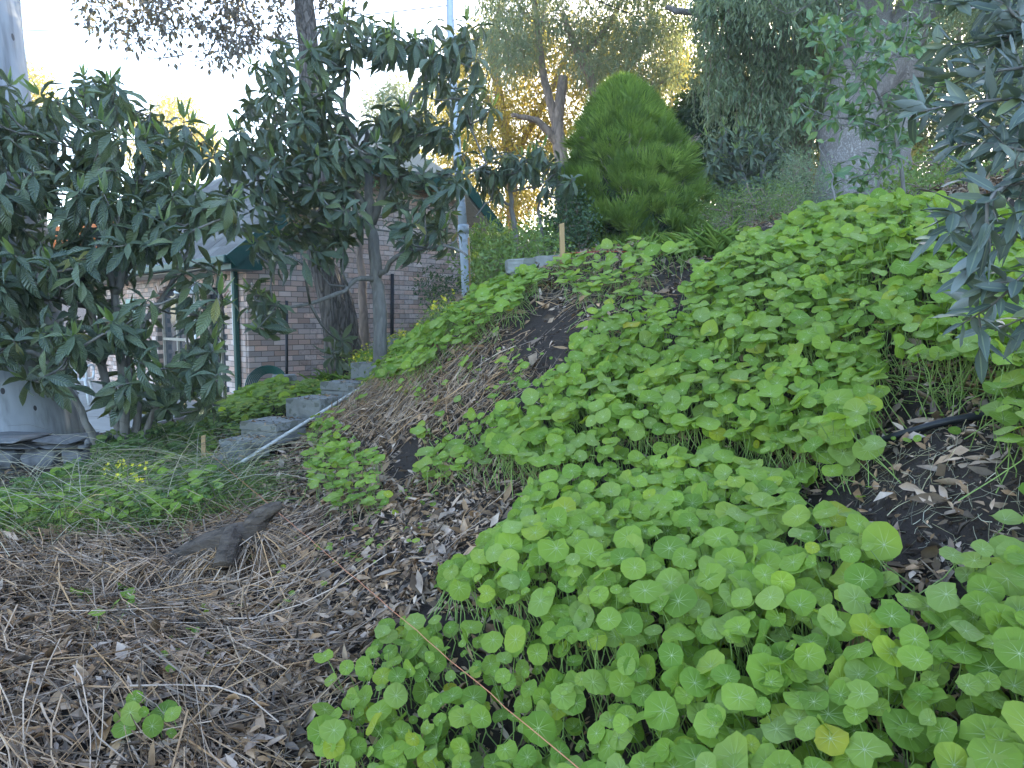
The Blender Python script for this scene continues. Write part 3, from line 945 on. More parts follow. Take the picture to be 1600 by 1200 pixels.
def straw_batch(name, label, n, zone, drange, lf, rf, dirf, matk, lift=.03, curve=.12, hmax=.06, cat='straw', sag=0.):
    d0, d1 = drange
    xs = [p[0] for p in zone]
    c = np.array([W(px, 900, d) for px in (min(xs), max(xs)) for d in (d0, d1)])
    m = n * 14
    x, y = cand(m, c[:, 0].min(), c[:, 0].max(), d0, d1)
    P = np.stack([x, y, hz(x, y)], -1)
    px, py, d = proj(P)
    okz = inpoly(px, py, zone) & (d > d0) & (d < d1)
    if 'black soil' not in label:
        for so in P_SOILS:
            okz &= ~(inpoly(px, py, so) & (rng.random(len(px)) < .93))
    ix = np.nonzero(okz)[0][:n]
    P = P[ix]; n = len(ix)
    a = dirf(px[ix], py[ix]) + rng.normal(0, .35, n) + vnoise(P[:, 0], P[:, 1], 1.1, 5) * 1.6
    ln = lf[0] + (lf[1] - lf[0]) * rng.random(n) ** 1.6
    K = 5
    t = np.linspace(-.5, .5, K)
    cv = rng.normal(0, curve, n)
    dx, dy = np.cos(a), np.sin(a)
    X = P[:, 0:1] + dx[:, None] * t * ln[:, None] - dy[:, None] * (cv[:, None] * ln[:, None] * (t ** 2 * 4 - .3))
    Y = P[:, 1:2] + dy[:, None] * t * ln[:, None] + dx[:, None] * (cv[:, None] * ln[:, None] * (t ** 2 * 4 - .3))
    Zg = hz(X, Y)
    base = rng.random(n)[:, None] ** 1.5 * hmax
    slope = rng.normal(0, lift, n)[:, None] * t * 2
    Z = Zg + .004 + base + np.maximum(slope, -base) - sag * np.abs(t) * base
    zm = Zg.mean(1, keepdims=True)
    Z = np.maximum(Z, Zg + .002)
    R_ = (rf[0] + (rf[1] - rf[0]) * rng.random(n) ** 2)[:, None] * np.linspace(1, .6, K)[None]
    o = tube_obj(name, np.stack([X, Y, Z], -1), R_, M[matk], None, 3, cap=False)
    tag(o, label, cat, kind='stuff')
    return o


ST_LOW = [(-300, 830), (150, 800), (380, 800), (470, 830), (500, 900), (520, 1000), (500, 1150), (480, 1500), (-600, 1500)]
straw_batch('straw', 'tangled dead stems matted over the lower slope beside the log', 3900, ST_LOW, (1.2, 4.6), (.10, .75), (.0012, .0042),
            lambda px, py: .25 + (px - 250) * .0012 + rng.normal(0, .3, len(px)), 'straw', .05, .16, .07)
straw_batch('straw', 'short broken stems mixed through the mulch in mid slope', 1500,
            [(380, 740), (620, 560), (800, 520), (900, 540), (800, 700), (820, 800), (700, 900), (650, 960), (560, 1050), (450, 1500), (380, 1500)],
            (1.3, 7), (.04, .35), (.001, .0034), lambda px, py: .9 + rng.normal(0, .6, len(px)), 'straw', .02, .15, .04)
straw_batch('straw', 'pale dead stems heaped on the mound above the white pipe', 1500,
            [(480, 660), (560, 600), (640, 590), (740, 560), (780, 600), (740, 660), (640, 680), (560, 690)], (3.8, 7), (.12, .5), (.0018, .004),
            lambda px, py: 2.3 + rng.normal(0, .7, len(px)), 'straw', .05, .2, .09)
straw_batch('straw', 'fine twigs strewn round the crest and bare earth', 900,
            [(780, 440), (880, 400), (1090, 400), (1060, 480), (880, 600), (760, 640), (700, 600)], (3.4, 6), (.05, .3), (.001, .003),
            lambda px, py: rng.uniform(0, 3.1, len(px)), 'straw', .03, .1, .04)
straw_batch('straw', 'bits of straw and root lying on the black soil by the hose', 500,
            [(1270, 740), (1380, 690), (1560, 655), (1900, 640), (1900, 850), (1480, 900), (1370, 820)], (1.2, 2.6), (.02, .12), (.0006, .0016),
            lambda px, py: rng.uniform(0, 3.1, len(px)), 'palestraw', .02, .3, .015)


def arching(name, label, n, zone, drange, ln, r, matk, up=.6, cat='dry grass', adir=None, sag=.9):
    """long thin stems that rise out of the ground and arch over"""
    d0, d1 = drange
    xs = [p[0] for p in zone]
    c = np.array([W(px, 900, d) for px in (min(xs), max(xs)) for d in (d0, d1)])
    x, y = cand(n * 20, c[:, 0].min(), c[:, 0].max(), d0, d1)
    P = np.stack([x, y, hz(x, y)], -1); px, py, d = proj(P)
    ix = np.nonzero(inpoly(px, py, zone))[0][:n]
    P = P[ix]; n = len(ix)
    a = rng.uniform(0, 6.28, n) if adir is None else adir + rng.normal(0, .7, n)
    L = rng.uniform(ln[0], ln[1], n)
    t = np.linspace(0, 1, 7)[None]
    upv = rng.uniform(.4, 1.1, n) * up
    X = P[:, 0:1] + np.cos(a)[:, None] * t * L[:, None] * (.4 + .5 * t)
    Y = P[:, 1:2] + np.sin(a)[:, None] * t * L[:, None] * (.4 + .5 * t)
    Z = P[:, 2:3] + L[:, None] * upv[:, None] * (t - sag * .5 * t * t * t) + rng.normal(0, .004, (n, 7))
    Rr = r * np.linspace(1, .4, 7)[None] * rng.uniform(.6, 1.3, n)[:, None]
    o = tube_obj(name, np.stack([X, Y, Z], -1), Rr, M[matk], None, 3, cap=False)
    tag(o, label, cat, kind='stuff')


arching('dry_grass', 'long pale stems arching over the green plants below the slate wall', 420, [(-50, 860), (0, 780), (200, 730), (350, 740), (400, 800), (300, 860)], (3.3, 5.6), (.4, 1.0), .0024, 'palestraw', up=.75)
arching('dry_grass', 'thin brown stalks standing out of the straw mat', 200, [(-200, 1000), (0, 860), (300, 850), (450, 830), (450, 900), (300, 960), (100, 1100)], (2.4, 4.4), (.15, .5), .002, 'straw', up=.55)
arching('grass', 'fine green grass among the plants beside the log', 3200, [(0, 850), (100, 780), (300, 740), (420, 760), (420, 800), (250, 840)], (3.4, 5.4), (.12, .45), .0017, 'grass', up=.8, cat='grass')
arching('bent_stems', 'pale limp nasturtium stems bent over the black soil', 90, [(1400, 600), (1450, 570), (1540, 590), (1540, 640), (1440, 640)], (1.7, 2.8), (.1, .3), .0016, 'stem', up=.5, cat='stems')

def drape():
    n = 420
    f = rng.random(n)
    a = W(150, 925, 3.1); b_ = W(405, 822, 3.1)
    c = a + (b_ - a) * f[:, None] + rng.normal(0, .03, (n, 3)); 
    top = hz(c[:, 0], c[:, 1]) + .10 + .05 * rng.random(n)
    L = rng.uniform(.12, .32, n); an = rng.uniform(-1.2, 1.9, n)
    t = np.linspace(-1, 1, 7)[None]
    X = c[:, :1] + np.cos(an)[:, None] * t * L[:, None]; Y = c[:, 1:2] + np.sin(an)[:, None] * t * L[:, None]
    Z = np.maximum(hz(X, Y) + .006, np.minimum(c[:, 2], top)[:, None] + .035 - np.abs(t) ** 1.7 * .2)
    o = tube_obj('straw', np.stack([X, Y, Z], -1), rng.uniform(.0012, .003, n)[:, None] * np.ones((1, 7)), M['straw'], None, 3, cap=False)
    tag(o, 'dead stems draped across the forked log', 'straw', kind='stuff')


drape()

# ------------------------------------------------------------------ helper: grass tufts of blades
def blade_tuft(name, label, pos, n, ln, w, matk, cat='grass tuft', spread=.08, up=1.0, group=None, droop=.35):
    tp = [long_leaf(1.0, d, .2, 4, 0, s, shape='blade') for d, s in ((droop, .1), (droop * 1.7, -.1), (droop * .4, 0))]
    pos = np.array(pos, float)
    x = pos[0] + rng.normal(0, spread, n); y = pos[1] + rng.normal(0, spread, n)
    T = np.stack([x, y, hz(x, y)], -1)
    a = rng.uniform(0, 6.28, n)
    yd = norm(np.stack([np.cos(a) * .6, np.sin(a) * .6, np.full(n, up)], -1) + rng.normal(0, .1, (n, 3)))
    zh = np.stack([-np.cos(a), -np.sin(a), np.full(n, .4)], -1)
    L = rng.uniform(.5, 1.1, n) * ln
    Mx = basis(yd, zh, np.full(n, w), L, L)
    root = thing(name, label, cat, (pos[0], pos[1], ground(pos[0], pos[1])), group)
    leaf_parts(root, name, tp, rng.integers(0, 3, n), Mx, T, rng.random(n), [M[matk]], 0, 'blade', 'blades')


for (px, py, n, l, lab) in [(1105, 392, 90, .22, 'bright grass tuft on the crest beside the conifer'), (1020, 388, 40, .16, 'thin grass tuft under the conifer at the crest'),
                            (552, 615, 22, .3, 'strappy iris like leaves beside the upper concrete step'), (1060, 392, 30, .14, 'short grass tuft above the bare earth of the crest'),
                            (505, 598, 16, .25, 'small strappy tuft near the old rough trunk')]:
    g = Gp(px, py, 9)
    blade_tuft('grass_tuft', lab, g, n * 2, l, .006, 'grass', group='grass tufts')

# ------------------------------------------------------------------ trees
def foliage_points(polys, drange, n, y_jit=0.):
    """points inside a crown: outlines given as seen, filled through a depth range"""
    out = []
    allx = [p[0] for po in polys for p in po]; ally = [p[1] for po in polys for p in po]
    while sum(len(o) for o in out) < n:
        m = n * 3
        px = rng.uniform(min(allx), max(allx), m); py = rng.uniform(min(ally), max(ally), m); d = rng.uniform(drange[0], drange[1], m)
        ok = np.zeros(m, bool)
        for po in polys:
            ok |= inpoly(px, py, po)
        # a rounded crown: thinner front to back near its outline
        P = C0 + d[:, None] * (FW + RT * ((px - 800) / F)[:, None] + UP * ((600 - py) / F)[:, None])
        out.append(P[ok])
    return np.concatenate(out)[:n]


def grow(tips, trunk_nodes, k=6, wob=.05, up0=.0):
    """curved twigs from the nearest limb point that lies lower/closer to the trunk, adding limbs as it goes"""
    nodes_ = np.array(trunk_nodes, float)
    P = []
    start0 = nodes_[0]
    order = np.argsort(np.linalg.norm(tips - nodes_.mean(0), axis=1))
    nodes_list = [n_ for n_ in nodes_]
    arr = np.array(nodes_list)
    depth_ = np.zeros(len(arr))
    res = []
    for i in order:
        tp_ = tips[i]
        dd = np.linalg.norm(arr - tp_, axis=1) + np.maximum(0, arr[:, 2] - tp_[2] + .02) * .8 + depth_ * .12
        j = int(np.argmin(dd)); s = arr[j]
        mid = (s * .5 + tp_ * .5) + rng.normal(0, wob, 3) * np.linalg.norm(tp_ - s) + np.array([0, 0, -.08 * np.linalg.norm(tp_ - s) + up0])
        c = spline([s, mid, tp_], k)
        res.append((c, j))
        new = c[2:-1:2]
        arr = np.vstack([arr, new]); depth_ = np.concatenate([depth_, np.full(len(new), depth_[j] + 1)])
    # thickness from what each twig carries is approximated by its generation
    return res, depth_


def limbs_obj(root, name, limbs, mat, sides=9, k=14, wob=.01):
    """limbs: list of (points, r0, r1); stems that leave the soil apart from one another become parts of their own"""
    base = np.array(root.location)
    stems = []
    for pts, r0, r1 in limbs:
        P = spline(pts, k)
        P[1:-1] += rng.normal(0, wob, (k - 2, 3))
        Rr = np.linspace(r0, r1, k) * (1 + rng.normal(0, .04, k))
        V, L, T, _ = tubes((P - base)[None], Rr[None], sides)
        best, bd = None, .16 + r0
        for st in stems:
            dd = np.linalg.norm(st[0] - P[0], axis=1).min()
            if dd < bd:
                best, bd = st, dd
        if best is None:
            stems.append([P, [(V, L, T)]])
        else:
            best[0] = np.vstack([best[0], P]); best[1].append((V, L, T))
    for st in stems:
        o = geo_obj(name, st[1], mat, root, smooth=True)
    return o


def whorls(tips, outdir, nper, ln, spread, droopy, tid_n, young_p=.18, up=.2):
    """rosettes of leaves at twig tips"""
    D, Z, S, T, K = [], [], [], [], []
    for i, tp_ in enumerate(tips):
        ax = norm(outdir[i] + np.array([0, 0, up]) + rng.normal(0, .25, 3))
        n = int(rng.integers(nper[0], nper[1]))
        a0 = rng.uniform(0, 6.28)
        h = norm(np.cross(ax, [0.3, .2, 1.])); h2 = np.cross(ax, h)
        yg = rng.random() < young_p
        for k in range(n):
            a = a0 + k * 2.4
            f = k / n
            el = rng.normal(.15, .2) - f * spread + (.5 if not droopy else .1)
            side = h * math.cos(a) + h2 * math.sin(a)
            dr = norm(side * math.cos(el) + ax * math.sin(el) + np.array([0, 0, -droopy * f]))
            D.append(dr); Z.append(ax * .8 + np.array([0, 0, .5]) + rng.normal(0, .15, 3)); S.append(ln * rng.uniform(.6, 1.15) * (.75 + .35 * f))
            T.append(tp_ - ax * f * .08 + rng.normal(0, .008, 3)); K.append(rng.integers(0, tid_n))
        if yg:
            for k in range(int(rng.integers(2, 5))):
                a = a0 + k * 2.1
                dr = norm(ax * 1.0 + np.array([0, 0, .6]) + (h * math.cos(a) + h2 * math.sin(a)) * .35)
                D.append(dr); Z.append(h * math.cos(a) + h2 * math.sin(a)); S.append(ln * rng.uniform(.45, .75)); T.append(tp_ + ax * .01); K.append(tid_n + int(rng.integers(0, 2)))
    D, Z, S, T, K = np.array(D), np.array(Z), np.array(S), np.array(T), np.array(K)
    Mx = basis(D, Z, S, S)
    return Mx, T, K


def loquat(name, label, limbs, polys, drange, ntips, ln, bark, base, n_parts=300, nper=(7, 12), droopy=.6, group='loquat trees', mats=None, cat='tree', twr=.006, wob=.1, stems_name='trunk', tps=None):
    root = thing(name, label, cat, base, group)
    limbs_w = limbs
    limbs_obj(root, stems_name, limbs_w, bark, 10, 14, .008)
    nd = np.concatenate([spline(p, 10)[3:] for p, a, b in limbs_w])
    tips = foliage_points(polys, drange, ntips)
    res, dep = grow(tips, nd, 6, wob)
    P = np.array([c for c, j in res])
    ln_ = np.linalg.norm(P[:, -1] - P[:, 0], axis=1)
    r0 = np.clip(.004 + ln_ * .016, .004, twr * 3.2)
    Rr = r0[:, None] * np.linspace(1, .4, 6)[None]
    o = tube_obj('branches', P - np.array(root.location), Rr, bark, root, 5); tag(o, kind='stuff')
    tipp = P[:, -1]; od = norm(P[:, -1] - P[:, -3])
    cen = nd.mean(0)
    od = norm(od + norm(tipp - cen) * .5)
    Mx, T, K = whorls(tipp, od, nper, ln, 1.1, droopy, 5, young_p=.34)
    leaf_parts(root, name, tps or LOQ, K, Mx, T, rng.random(len(T)), mats or [M['loq'], M['loq_young']], n_parts)
    return root


# --- near loquat, many stems, left
b0 = Gp(200, 690, 8); b0 = W(195, 700, 5.5); b0[2] = ground(b0[0], b0[1]) - .03
L1 = [([b0 + [-.02, 0, 0], W(178, 650, 5.5), W(158, 560, 5.45), W(140, 480, 5.4), W(128, 430, 5.4), W(100, 330, 5.3)], .04, .018),
      ([b0, W(195, 620, 5.5), W(180, 500, 5.5), W(178, 450, 5.5), W(165, 400, 5.5), W(150, 330, 5.4), W(140, 240, 5.4)], .04, .012),
      ([W(178, 460, 5.5), W(205, 410, 5.5), W(222, 370, 5.5), W(218, 290, 5.5), W(240, 220, 5.6)], .032, .012),
      ([b0 + [.05, 0, 0], W(215, 640, 5.6), W(200, 560, 5.6), W(230, 500, 5.7), W(270, 440, 5.8), W(310, 350, 5.8)], .035, .011),
      ([b0 + [-.06, -.05, 0], W(150, 690, 5.3), W(120, 630, 5.2), W(70, 560, 5.1), W(10, 545, 5.0)], .035, .012),
      ([b0 + [.08, 0, 0], W(235, 660, 5.6), W(275, 600, 5.6), W(320, 560, 5.7), W(350, 600, 5.7)], .028, .008),
      ([W(140, 480, 5.4), W(90, 470, 5.2), W(30, 465, 5.1), W(-60, 450, 5.0)], .022, .01),
      ([W(222, 370, 5.5), W(270, 340, 5.6), W(330, 310, 5.8)], .018, .008)]
C1 = [[(-150, 130), (0, 115), (60, 130), (130, 120), (200, 130), (220, 170), (300, 190), (350, 260), (340, 320), (280, 340), (220, 390), (130, 400), (60, 450), (-150, 500)],
      [(230, 300), (370, 290), (400, 350), (330, 352), (260, 420), (220, 400)], [(285, 395), (350, 420), (350, 480), (280, 470)], [(-100, 480), (60, 440), (110, 470), (120, 540), (60, 570), (-100, 580)],
      [(150, 470), (200, 440), (240, 470), (230, 540), (170, 560)], [(270, 480), (330, 440), (350, 560), (310, 600), (270, 560)], [(180, 560), (260, 560), (270, 640), (170, 650)], [(110, 420), (200, 400), (190, 520), (120, 560)], [(40, 520), (110, 520), (110, 620), (40, 610)], [(280, 580), (345, 560), (345, 640), (290, 640)]]
loquat('loquat_tree', 'bushy many stemmed loquat in front of the patio and pale gum trunk', L1, C1, (4.6, 6.4), 470, .225, M['bark_grey'], b0, droopy=.75)

# --- middle loquat with the clear pale trunk
b1 = W(594, 535, 7.2); b1[2] = min(b1[2], ground(b1[0], b1[1])) - .05
L2 = [([b1, W(592, 480, 7.2), W(588, 430, 7.2), W(584, 380, 7.2), W(578, 340, 7.2)], .075, .05),
      ([W(578, 350, 7.2), W(575, 290, 7.2), W(574, 235, 7.15), W(572, 200, 7.1)], .05, .02),
      ([W(582, 350, 7.2), W(598, 300, 7.1), W(602, 260, 7.0), W(630, 200, 6.9), W(650, 140, 6.8), W(700, 90, 6.8)], .04, .012),
      ([W(588, 430, 7.2), W(600, 425, 7.1), W(620, 400, 7.0), W(650, 390, 6.9), W(700, 385, 6.8), W(730, 400, 6.7)], .03, .01),
      ([W(588, 440, 7.2), W(560, 435, 7.0), W(535, 455, 6.9), W(500, 470, 6.8), W(450, 480, 6.7), W(400, 470, 6.6)], .03, .01),
      ([W(584, 360, 7.2), W(550, 340, 7.0), W(500, 300, 6.9), W(450, 290, 6.8), W(410, 300, 6.7)], .032, .01),
      ([W(578, 330, 7.2), W(545, 290, 7.1), W(520, 250, 7.0), W(480, 220, 6.9), W(430, 190, 6.9)], .03, .01),
      ([W(585, 330, 7.2), W(620, 280, 7.0), W(670, 272, 6.9), W(720, 275, 6.8), W(760, 255, 6.8)], .026, .009),
      ([W(574, 260, 7.15), W(545, 200, 7.1), W(540, 140, 7.1), W(550, 90, 7.1), W(570, 60, 7.1)], .024, .008),
      ([W(550, 90, 7.1), W(500, 40, 7.1), W(545, 10, 7.1)], .01, .005)]
C2 = [[(370, 170), (400, 80), (440, 60), (480, 60), (520, 120), (530, 170), (560, 200), (560, 260), (500, 300), (400, 280)],
      [(330, 200), (420, 200), (540, 260), (570, 330), (540, 390), (470, 420), (400, 410), (350, 370), (320, 290)],
      [(570, 170), (640, 150), (690, 190), (730, 220), (740, 280), (690, 300), (640, 300), (590, 260)],
      [(640, 60), (690, 20), (750, 30), (770, 110), (720, 170), (650, 130)], [(690, 130), (770, 110), (770, 170), (700, 190)],
      [(600, 310), (700, 300), (740, 340), (700, 400), (630, 390)], [(500, 60), (560, 20), (580, 80), (540, 110), (500, 90)],
      [(370, 450), (430, 450), (450, 520), (400, 530)], [(480, 520), (540, 530), (520, 570)], [(510, 20), (570, 0), (640, 60), (600, 90), (530, 60)]]
loquat('loquat_tree', 'open branched loquat with one clean pale trunk in front of the gable wall', L2, C2, (6.2, 8.0), 330, .235, M['bark_grey'], b1, droopy=.6)

# --- small loquat beyond the pole
b2 = W(808, 400, 8.0); b2[2] = ground(b2[0], b2[1])
L3 = [([b2, W(805, 360, 8), W(798, 320, 8), W(795, 280, 8), W(790, 240, 8)], .035, .018), ([b2 + [.3, 0, 0], W(845, 360, 8.1), W(842, 320, 8.1), W(850, 290, 8.1)], .025, .01),
      ([W(797, 320, 8), W(770, 310, 7.9), W(740, 340, 7.8)], .016, .006), ([W(798, 300, 8), W(840, 290, 8.1), W(870, 270, 8.2)], .014, .006)]
C3 = [[(740, 250), (760, 220), (800, 225), (870, 225), (905, 260), (890, 300), (850, 290), (800, 270), (780, 300), (750, 290)]]
loquat('loquat_tree', 'small loquat with drooping leaves between the steel pole and the conifer', L3, C3, (7.4, 8.8), 46, .21, M['bark_grey'], b2, n_parts=200, droopy=.9)

# --- shiny bush behind the conifer
b3 = W(1170, 330, 10.5); b3[2] = ground(b3[0], b3[1])
L4 = [([b3, W(1165, 290, 10.5), W(1150, 240, 10.5)], .05, .02), ([b3 + [.3, 0, 0], W(1190, 280, 10.5), W(1210, 230, 10.5)], .04, .02)]
C4 = [[(1090, 220), (1130, 190), (1190, 200), (1230, 230), (1240, 290), (1200, 320), (1130, 320), (1100, 290)]]
loquat('glossy_bush', 'glossy broad leaved bush just behind the conifer', L4, C4, (9.8, 11.6), 150, .2, M['bark_grey'], b3, n_parts=200, droopy=.3, group=None, cat='bush')


def leafy(name, label, limbs, polys, drange, ntips, nleaf, ln, tps, mats, bark, base, spread=.25, hang=0., cat='tree', group=None, n_parts=0, twigr=.008, matpick=None, twigs=True, side=9):
    """small leaved tree or shrub: leaves scattered round twig tips"""
    root = thing(name, label, cat, base, group)
    if limbs:
        limbs_obj(root, 'trunk', limbs, bark, side, 18, .01)
        nd = np.concatenate([spline(p, 10)[3:] for p, a, b in limbs])
    else:
        nd = np.array([base])
    tips = foliage_points(polys, drange, ntips)
    if twigs:
        res, dep = grow(tips, nd, 6, .12)
        P = np.array([c for c, j in res])
        l_ = np.linalg.norm(P[:, -1] - P[:, 0], axis=1)
        Rr = np.clip(.004 + l_ * twigr, .004, .05)[:, None] * np.linspace(1, .3, 6)[None]
        o = tube_obj('branches', P - np.array(root.location), Rr, bark, root, 4, cap=False); tag(o, kind='stuff')
    n = ntips * nleaf
    c = np.repeat(tips, nleaf, 0)
    off = norm(rng.normal(0, 1, (n, 3))) * (rng.random(n) ** .5)[:, None] * spread
    T = c + off
    dr = norm(off * 1.0 + rng.normal(0, spread * .6, (n, 3)) + np.array([0, 0, -hang * spread]))
    zh = norm(rng.normal(0, 1, (n, 3)) + np.array([0, 0, .8]))
    S = ln * rng.uniform(.55, 1.2, n)
    Mx = basis(dr, zh, S, S)
    tid = rng.integers(0, len(tps), n)
    leaf_parts(root, name, tps, tid, Mx, T, rng.random(n), mats, n_parts, 'leaf', 'crown' if not n_parts else 'leaves')
    return root


def at(px, py, d, dz=0.):
    p = W(px, py, d); p[2] = ground(p[0], p[1]) + dz
    return p


# tall rough barked tree against the gable wall
b = at(535, 575, 9.0, -.1)
rough_limbs = [([b, W(528, 520, 9), W(512, 440, 9), W(500, 400, 9), W(492, 300, 9), W(486, 180, 9.1), W(482, 80, 9.2), W(474, 0, 9.3), W(470, -120, 9.5)], .2, .115),
               ([W(500, 400, 9), W(530, 440, 9.1), W(548, 500, 9.1), at(562, 575, 9.1, -.1)], .07, .10),
               ([W(474, 0, 9.3), W(400, -90, 9.2), W(300, -110, 9.2), W(220, -60, 9.2)], .06, .02),
               ([W(395, -90, 9.2), W(375, -20, 9.2), W(366, 30, 9.2)], .022, .01),
               ([W(470, -100, 9.4), W(560, -160, 9.5), W(640, -140, 9.5)], .06, .03)]
leafy('gum_tree', 'tall dark rough barked tree in front of the gable wall', rough_limbs,
      [[(130, -60), (125, 20), (135, 50), (170, 75), (200, 80), (250, 60), (290, 90), (300, 20), (300, -60)], [(290, -60), (290, 40), (310, 90), (370, 110), (400, 60), (420, -60)],
       [(400, -50), (410, 60), (450, 75), (455, 20), (450, -50)], [(500, -50), (500, 20), (520, 35), (560, -10), (560, -50)], [(420, -300), (100, -250), (100, -60), (700, -60), (700, -250)]],
      (8.6, 10.2), 420, 26, .10, OVL, [M['rustleaf']], M['bark_rough'], b, spread=.2, hang=1.0, twigr=.008)
# thin trunk beside it
b = at(571, 560, 9.8, -.05)
leafy('young_tree', 'thin brown trunked young tree behind the old rough trunk', [([b, W(567, 500, 9.8), W(566, 440, 9.8), W(562, 400, 9.8), W(556, 330, 9.8), W(560, 260, 9.8)], .075, .03)],
      [[(530, 340), (530, 250), (600, 240), (620, 330)]], (9.4, 10.4), 30, 16, .08, OVL, [M['darkleaf']], M['bark_brown'], b, spread=.25)

# smooth gum trunk at the far left behind the slate wall
b = at(-25, 690, 6.1, -.2)
root = thing('gum_tree', 'huge smooth pale grey gum trunk rising behind the slate wall', 'tree', b)
pts = [W(-30, 720, 6.1), W(-28, 670, 6.1), W(-33, 560, 6.1), W(-38, 430, 6.1), W(-50, 300, 6.1), W(-62, 180, 6.1), W(-72, 60, 6.1), W(-85, -100, 6.1), W(-100, -500, 6.1)]
rad = [148, 136, 118, 106, 98, 97, 93, 92, 70]
P = spline(pts, 40) ; rr = np.interp(np.linspace(0, 8, 40), range(9), rad) / F * 6.1
sd_ = 40
V, L, T, _ = tubes((P - np.array(root.location))[None], rr[None], sd_)
Vr = V.reshape(40, sd_, 3); cc = (P - np.array(root.location))[:, None]
th = np.arange(sd_) / sd_ * 6.283
bumpr = 1 + .03 * np.sin(3 * th)[None] * np.linspace(1, .4, 40)[:, None] + .04 * np.sin(5 * th + 1)[None] * np.exp(-np.arange(40) / 8)[:, None] + vnoise(*np.meshgrid(th * 2, np.arange(40) * .5), 1)[..., ].T.reshape(sd_, 40).T * .03
V = (cc + (Vr - cc) * bumpr[..., None]).reshape(-1, 3)
geo_obj('trunk', (V, L, T), M['gum_smooth'], root, smooth=True)
cr = foliage_points([[(-400, -700), (-400, -200), (0, -160), (60, -260), (40, -600)]], (5.4, 8), 120)
n = len(cr) * 24
Tn_ = np.repeat(cr, 24, 0) + rng.normal(0, .22, (n, 3))
Mx = basis(norm(rng.normal(0, 1, (n, 3)) + [0, 0, -.8]), norm(rng.normal(0, 1, (n, 3))), np.full(n, .12), np.full(n, .12))
o = inst('crown', EUC, rng.integers(0, 3, n), Mx, Tn_ - np.array(root.location), rng.random(n), [M['gum']], root); tag(o, kind='stuff')
res, dep = grow(cr, [W(-100, -500, 6.1), W(-90, -300, 6.1)], 6, .12)
P = np.array([c for c, j in res])
tag(tube_obj('branches', P - np.array(root.location), np.linspace(.03, .008, 6)[None] * np.ones((len(P), 1)), M['bark_grey'], root, 5), kind='stuff')

# centre eucalypts; the rear one has golden backlight in its leaf colour
b = at(870, 400, 15, -.1)
Lc = [([b, W(882, 330, 15), W(878, 250, 15), W(872, 190, 15), W(880, 120, 15)], .22, .1), ([W(880, 280, 15), W(930, 200, 15), W(925, 130, 15), W(905, 90, 15), W(880, 20, 15)], .14, .06),
      ([W(872, 200, 15), W(850, 120, 15), W(840, 40, 15), W(830, -60, 15)], .1, .04), ([W(930, 190, 15), W(960, 130, 15), W(1000, 80, 15), W(1020, 20, 15)], .09, .03),
      ([W(876, 230, 15), W(840, 190, 14.8), W(800, 180, 14.6)], .1, .04), ([W(905, 90, 15), W(950, 40, 15), W(990, -40, 15)], .07, .03)]
leafy('eucalyptus_tree', 'grey green eucalyptus with twisting pale limbs behind the conifer', Lc,
      [[(745, -80), (750, 60), (770, 110), (830, 120), (860, 60), (960, 60), (1000, 110), (1070, 100), (1085, 30), (1050, -80)], [(880, 30), (960, 10), (1060, 30), (1080, 110), (1000, 160), (900, 130)],
       [(720, -200), (1200, -200), (1100, -60), (720, -60)]],
      (13.2, 16.4), 700, 80, .13, EUC, [M['gum']], M['bark_brown'], b, spread=.42, hang=1.2, group='tall trees behind the hill crest')
b = at(800, 400, 19, -.1)
leafy('eucalyptus_tree', 'eucalyptus with golden backlight painted in its leaves behind the grey green one',
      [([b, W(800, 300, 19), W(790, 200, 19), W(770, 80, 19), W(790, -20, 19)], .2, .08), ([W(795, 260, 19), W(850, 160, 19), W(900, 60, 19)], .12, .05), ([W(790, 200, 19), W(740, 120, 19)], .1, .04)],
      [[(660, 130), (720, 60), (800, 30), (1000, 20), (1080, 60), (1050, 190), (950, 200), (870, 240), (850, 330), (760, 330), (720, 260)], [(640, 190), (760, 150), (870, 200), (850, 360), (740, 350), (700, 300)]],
      (17.6, 21), 620, 80, .17, EUC, [M['backlit_gold']], M['bark_brown'], b, spread=.5, hang=.8, group='tall trees behind the hill crest')
# twin trunks over the crest, right
b = at(1325, 330, 11, -.2)
Lr = [([b, W(1322, 300, 11), W(1325, 240, 11), W(1333, 170, 11), W(1345, 110, 11), W(1355, 40, 11), W(1365, -80, 11)], .52, .33),
      ([W(1350, 160, 11), W(1385, 90, 11), W(1425, 30, 11), W(1455, -50, 11), W(1480, -150, 11)], .36, .28),
      ([W(1400, 70, 11), W(1400, 150, 11.2), W(1380, 250, 11.2), at(1375, 330, 11.2, -.2)], .34, .42),
      ([W(1365, -60, 11), W(1250, -120, 10.6), W(1130, -140, 10.2)], .14, .05), ([W(1362, -40, 11), W(1200, 20, 12), W(1080, 20, 12), W(1040, 10, 12)], .09, .04)]
leafy('gum_tree', 'massive grey gum with cracked bark leaning apart into two trunks', Lr,
      [[(1000, -250), (1560, -250), (1600, 30), (1480, 20), (1440, 40), (1400, -20), (1330, 30), (1200, 30), (1100, 0)]],
      (9.6, 13), 460, 60, .13, EUC, [M['weep']], M['bark_gum'], b, spread=.4, hang=1.4, group='tall trees behind the hill crest', side=20)


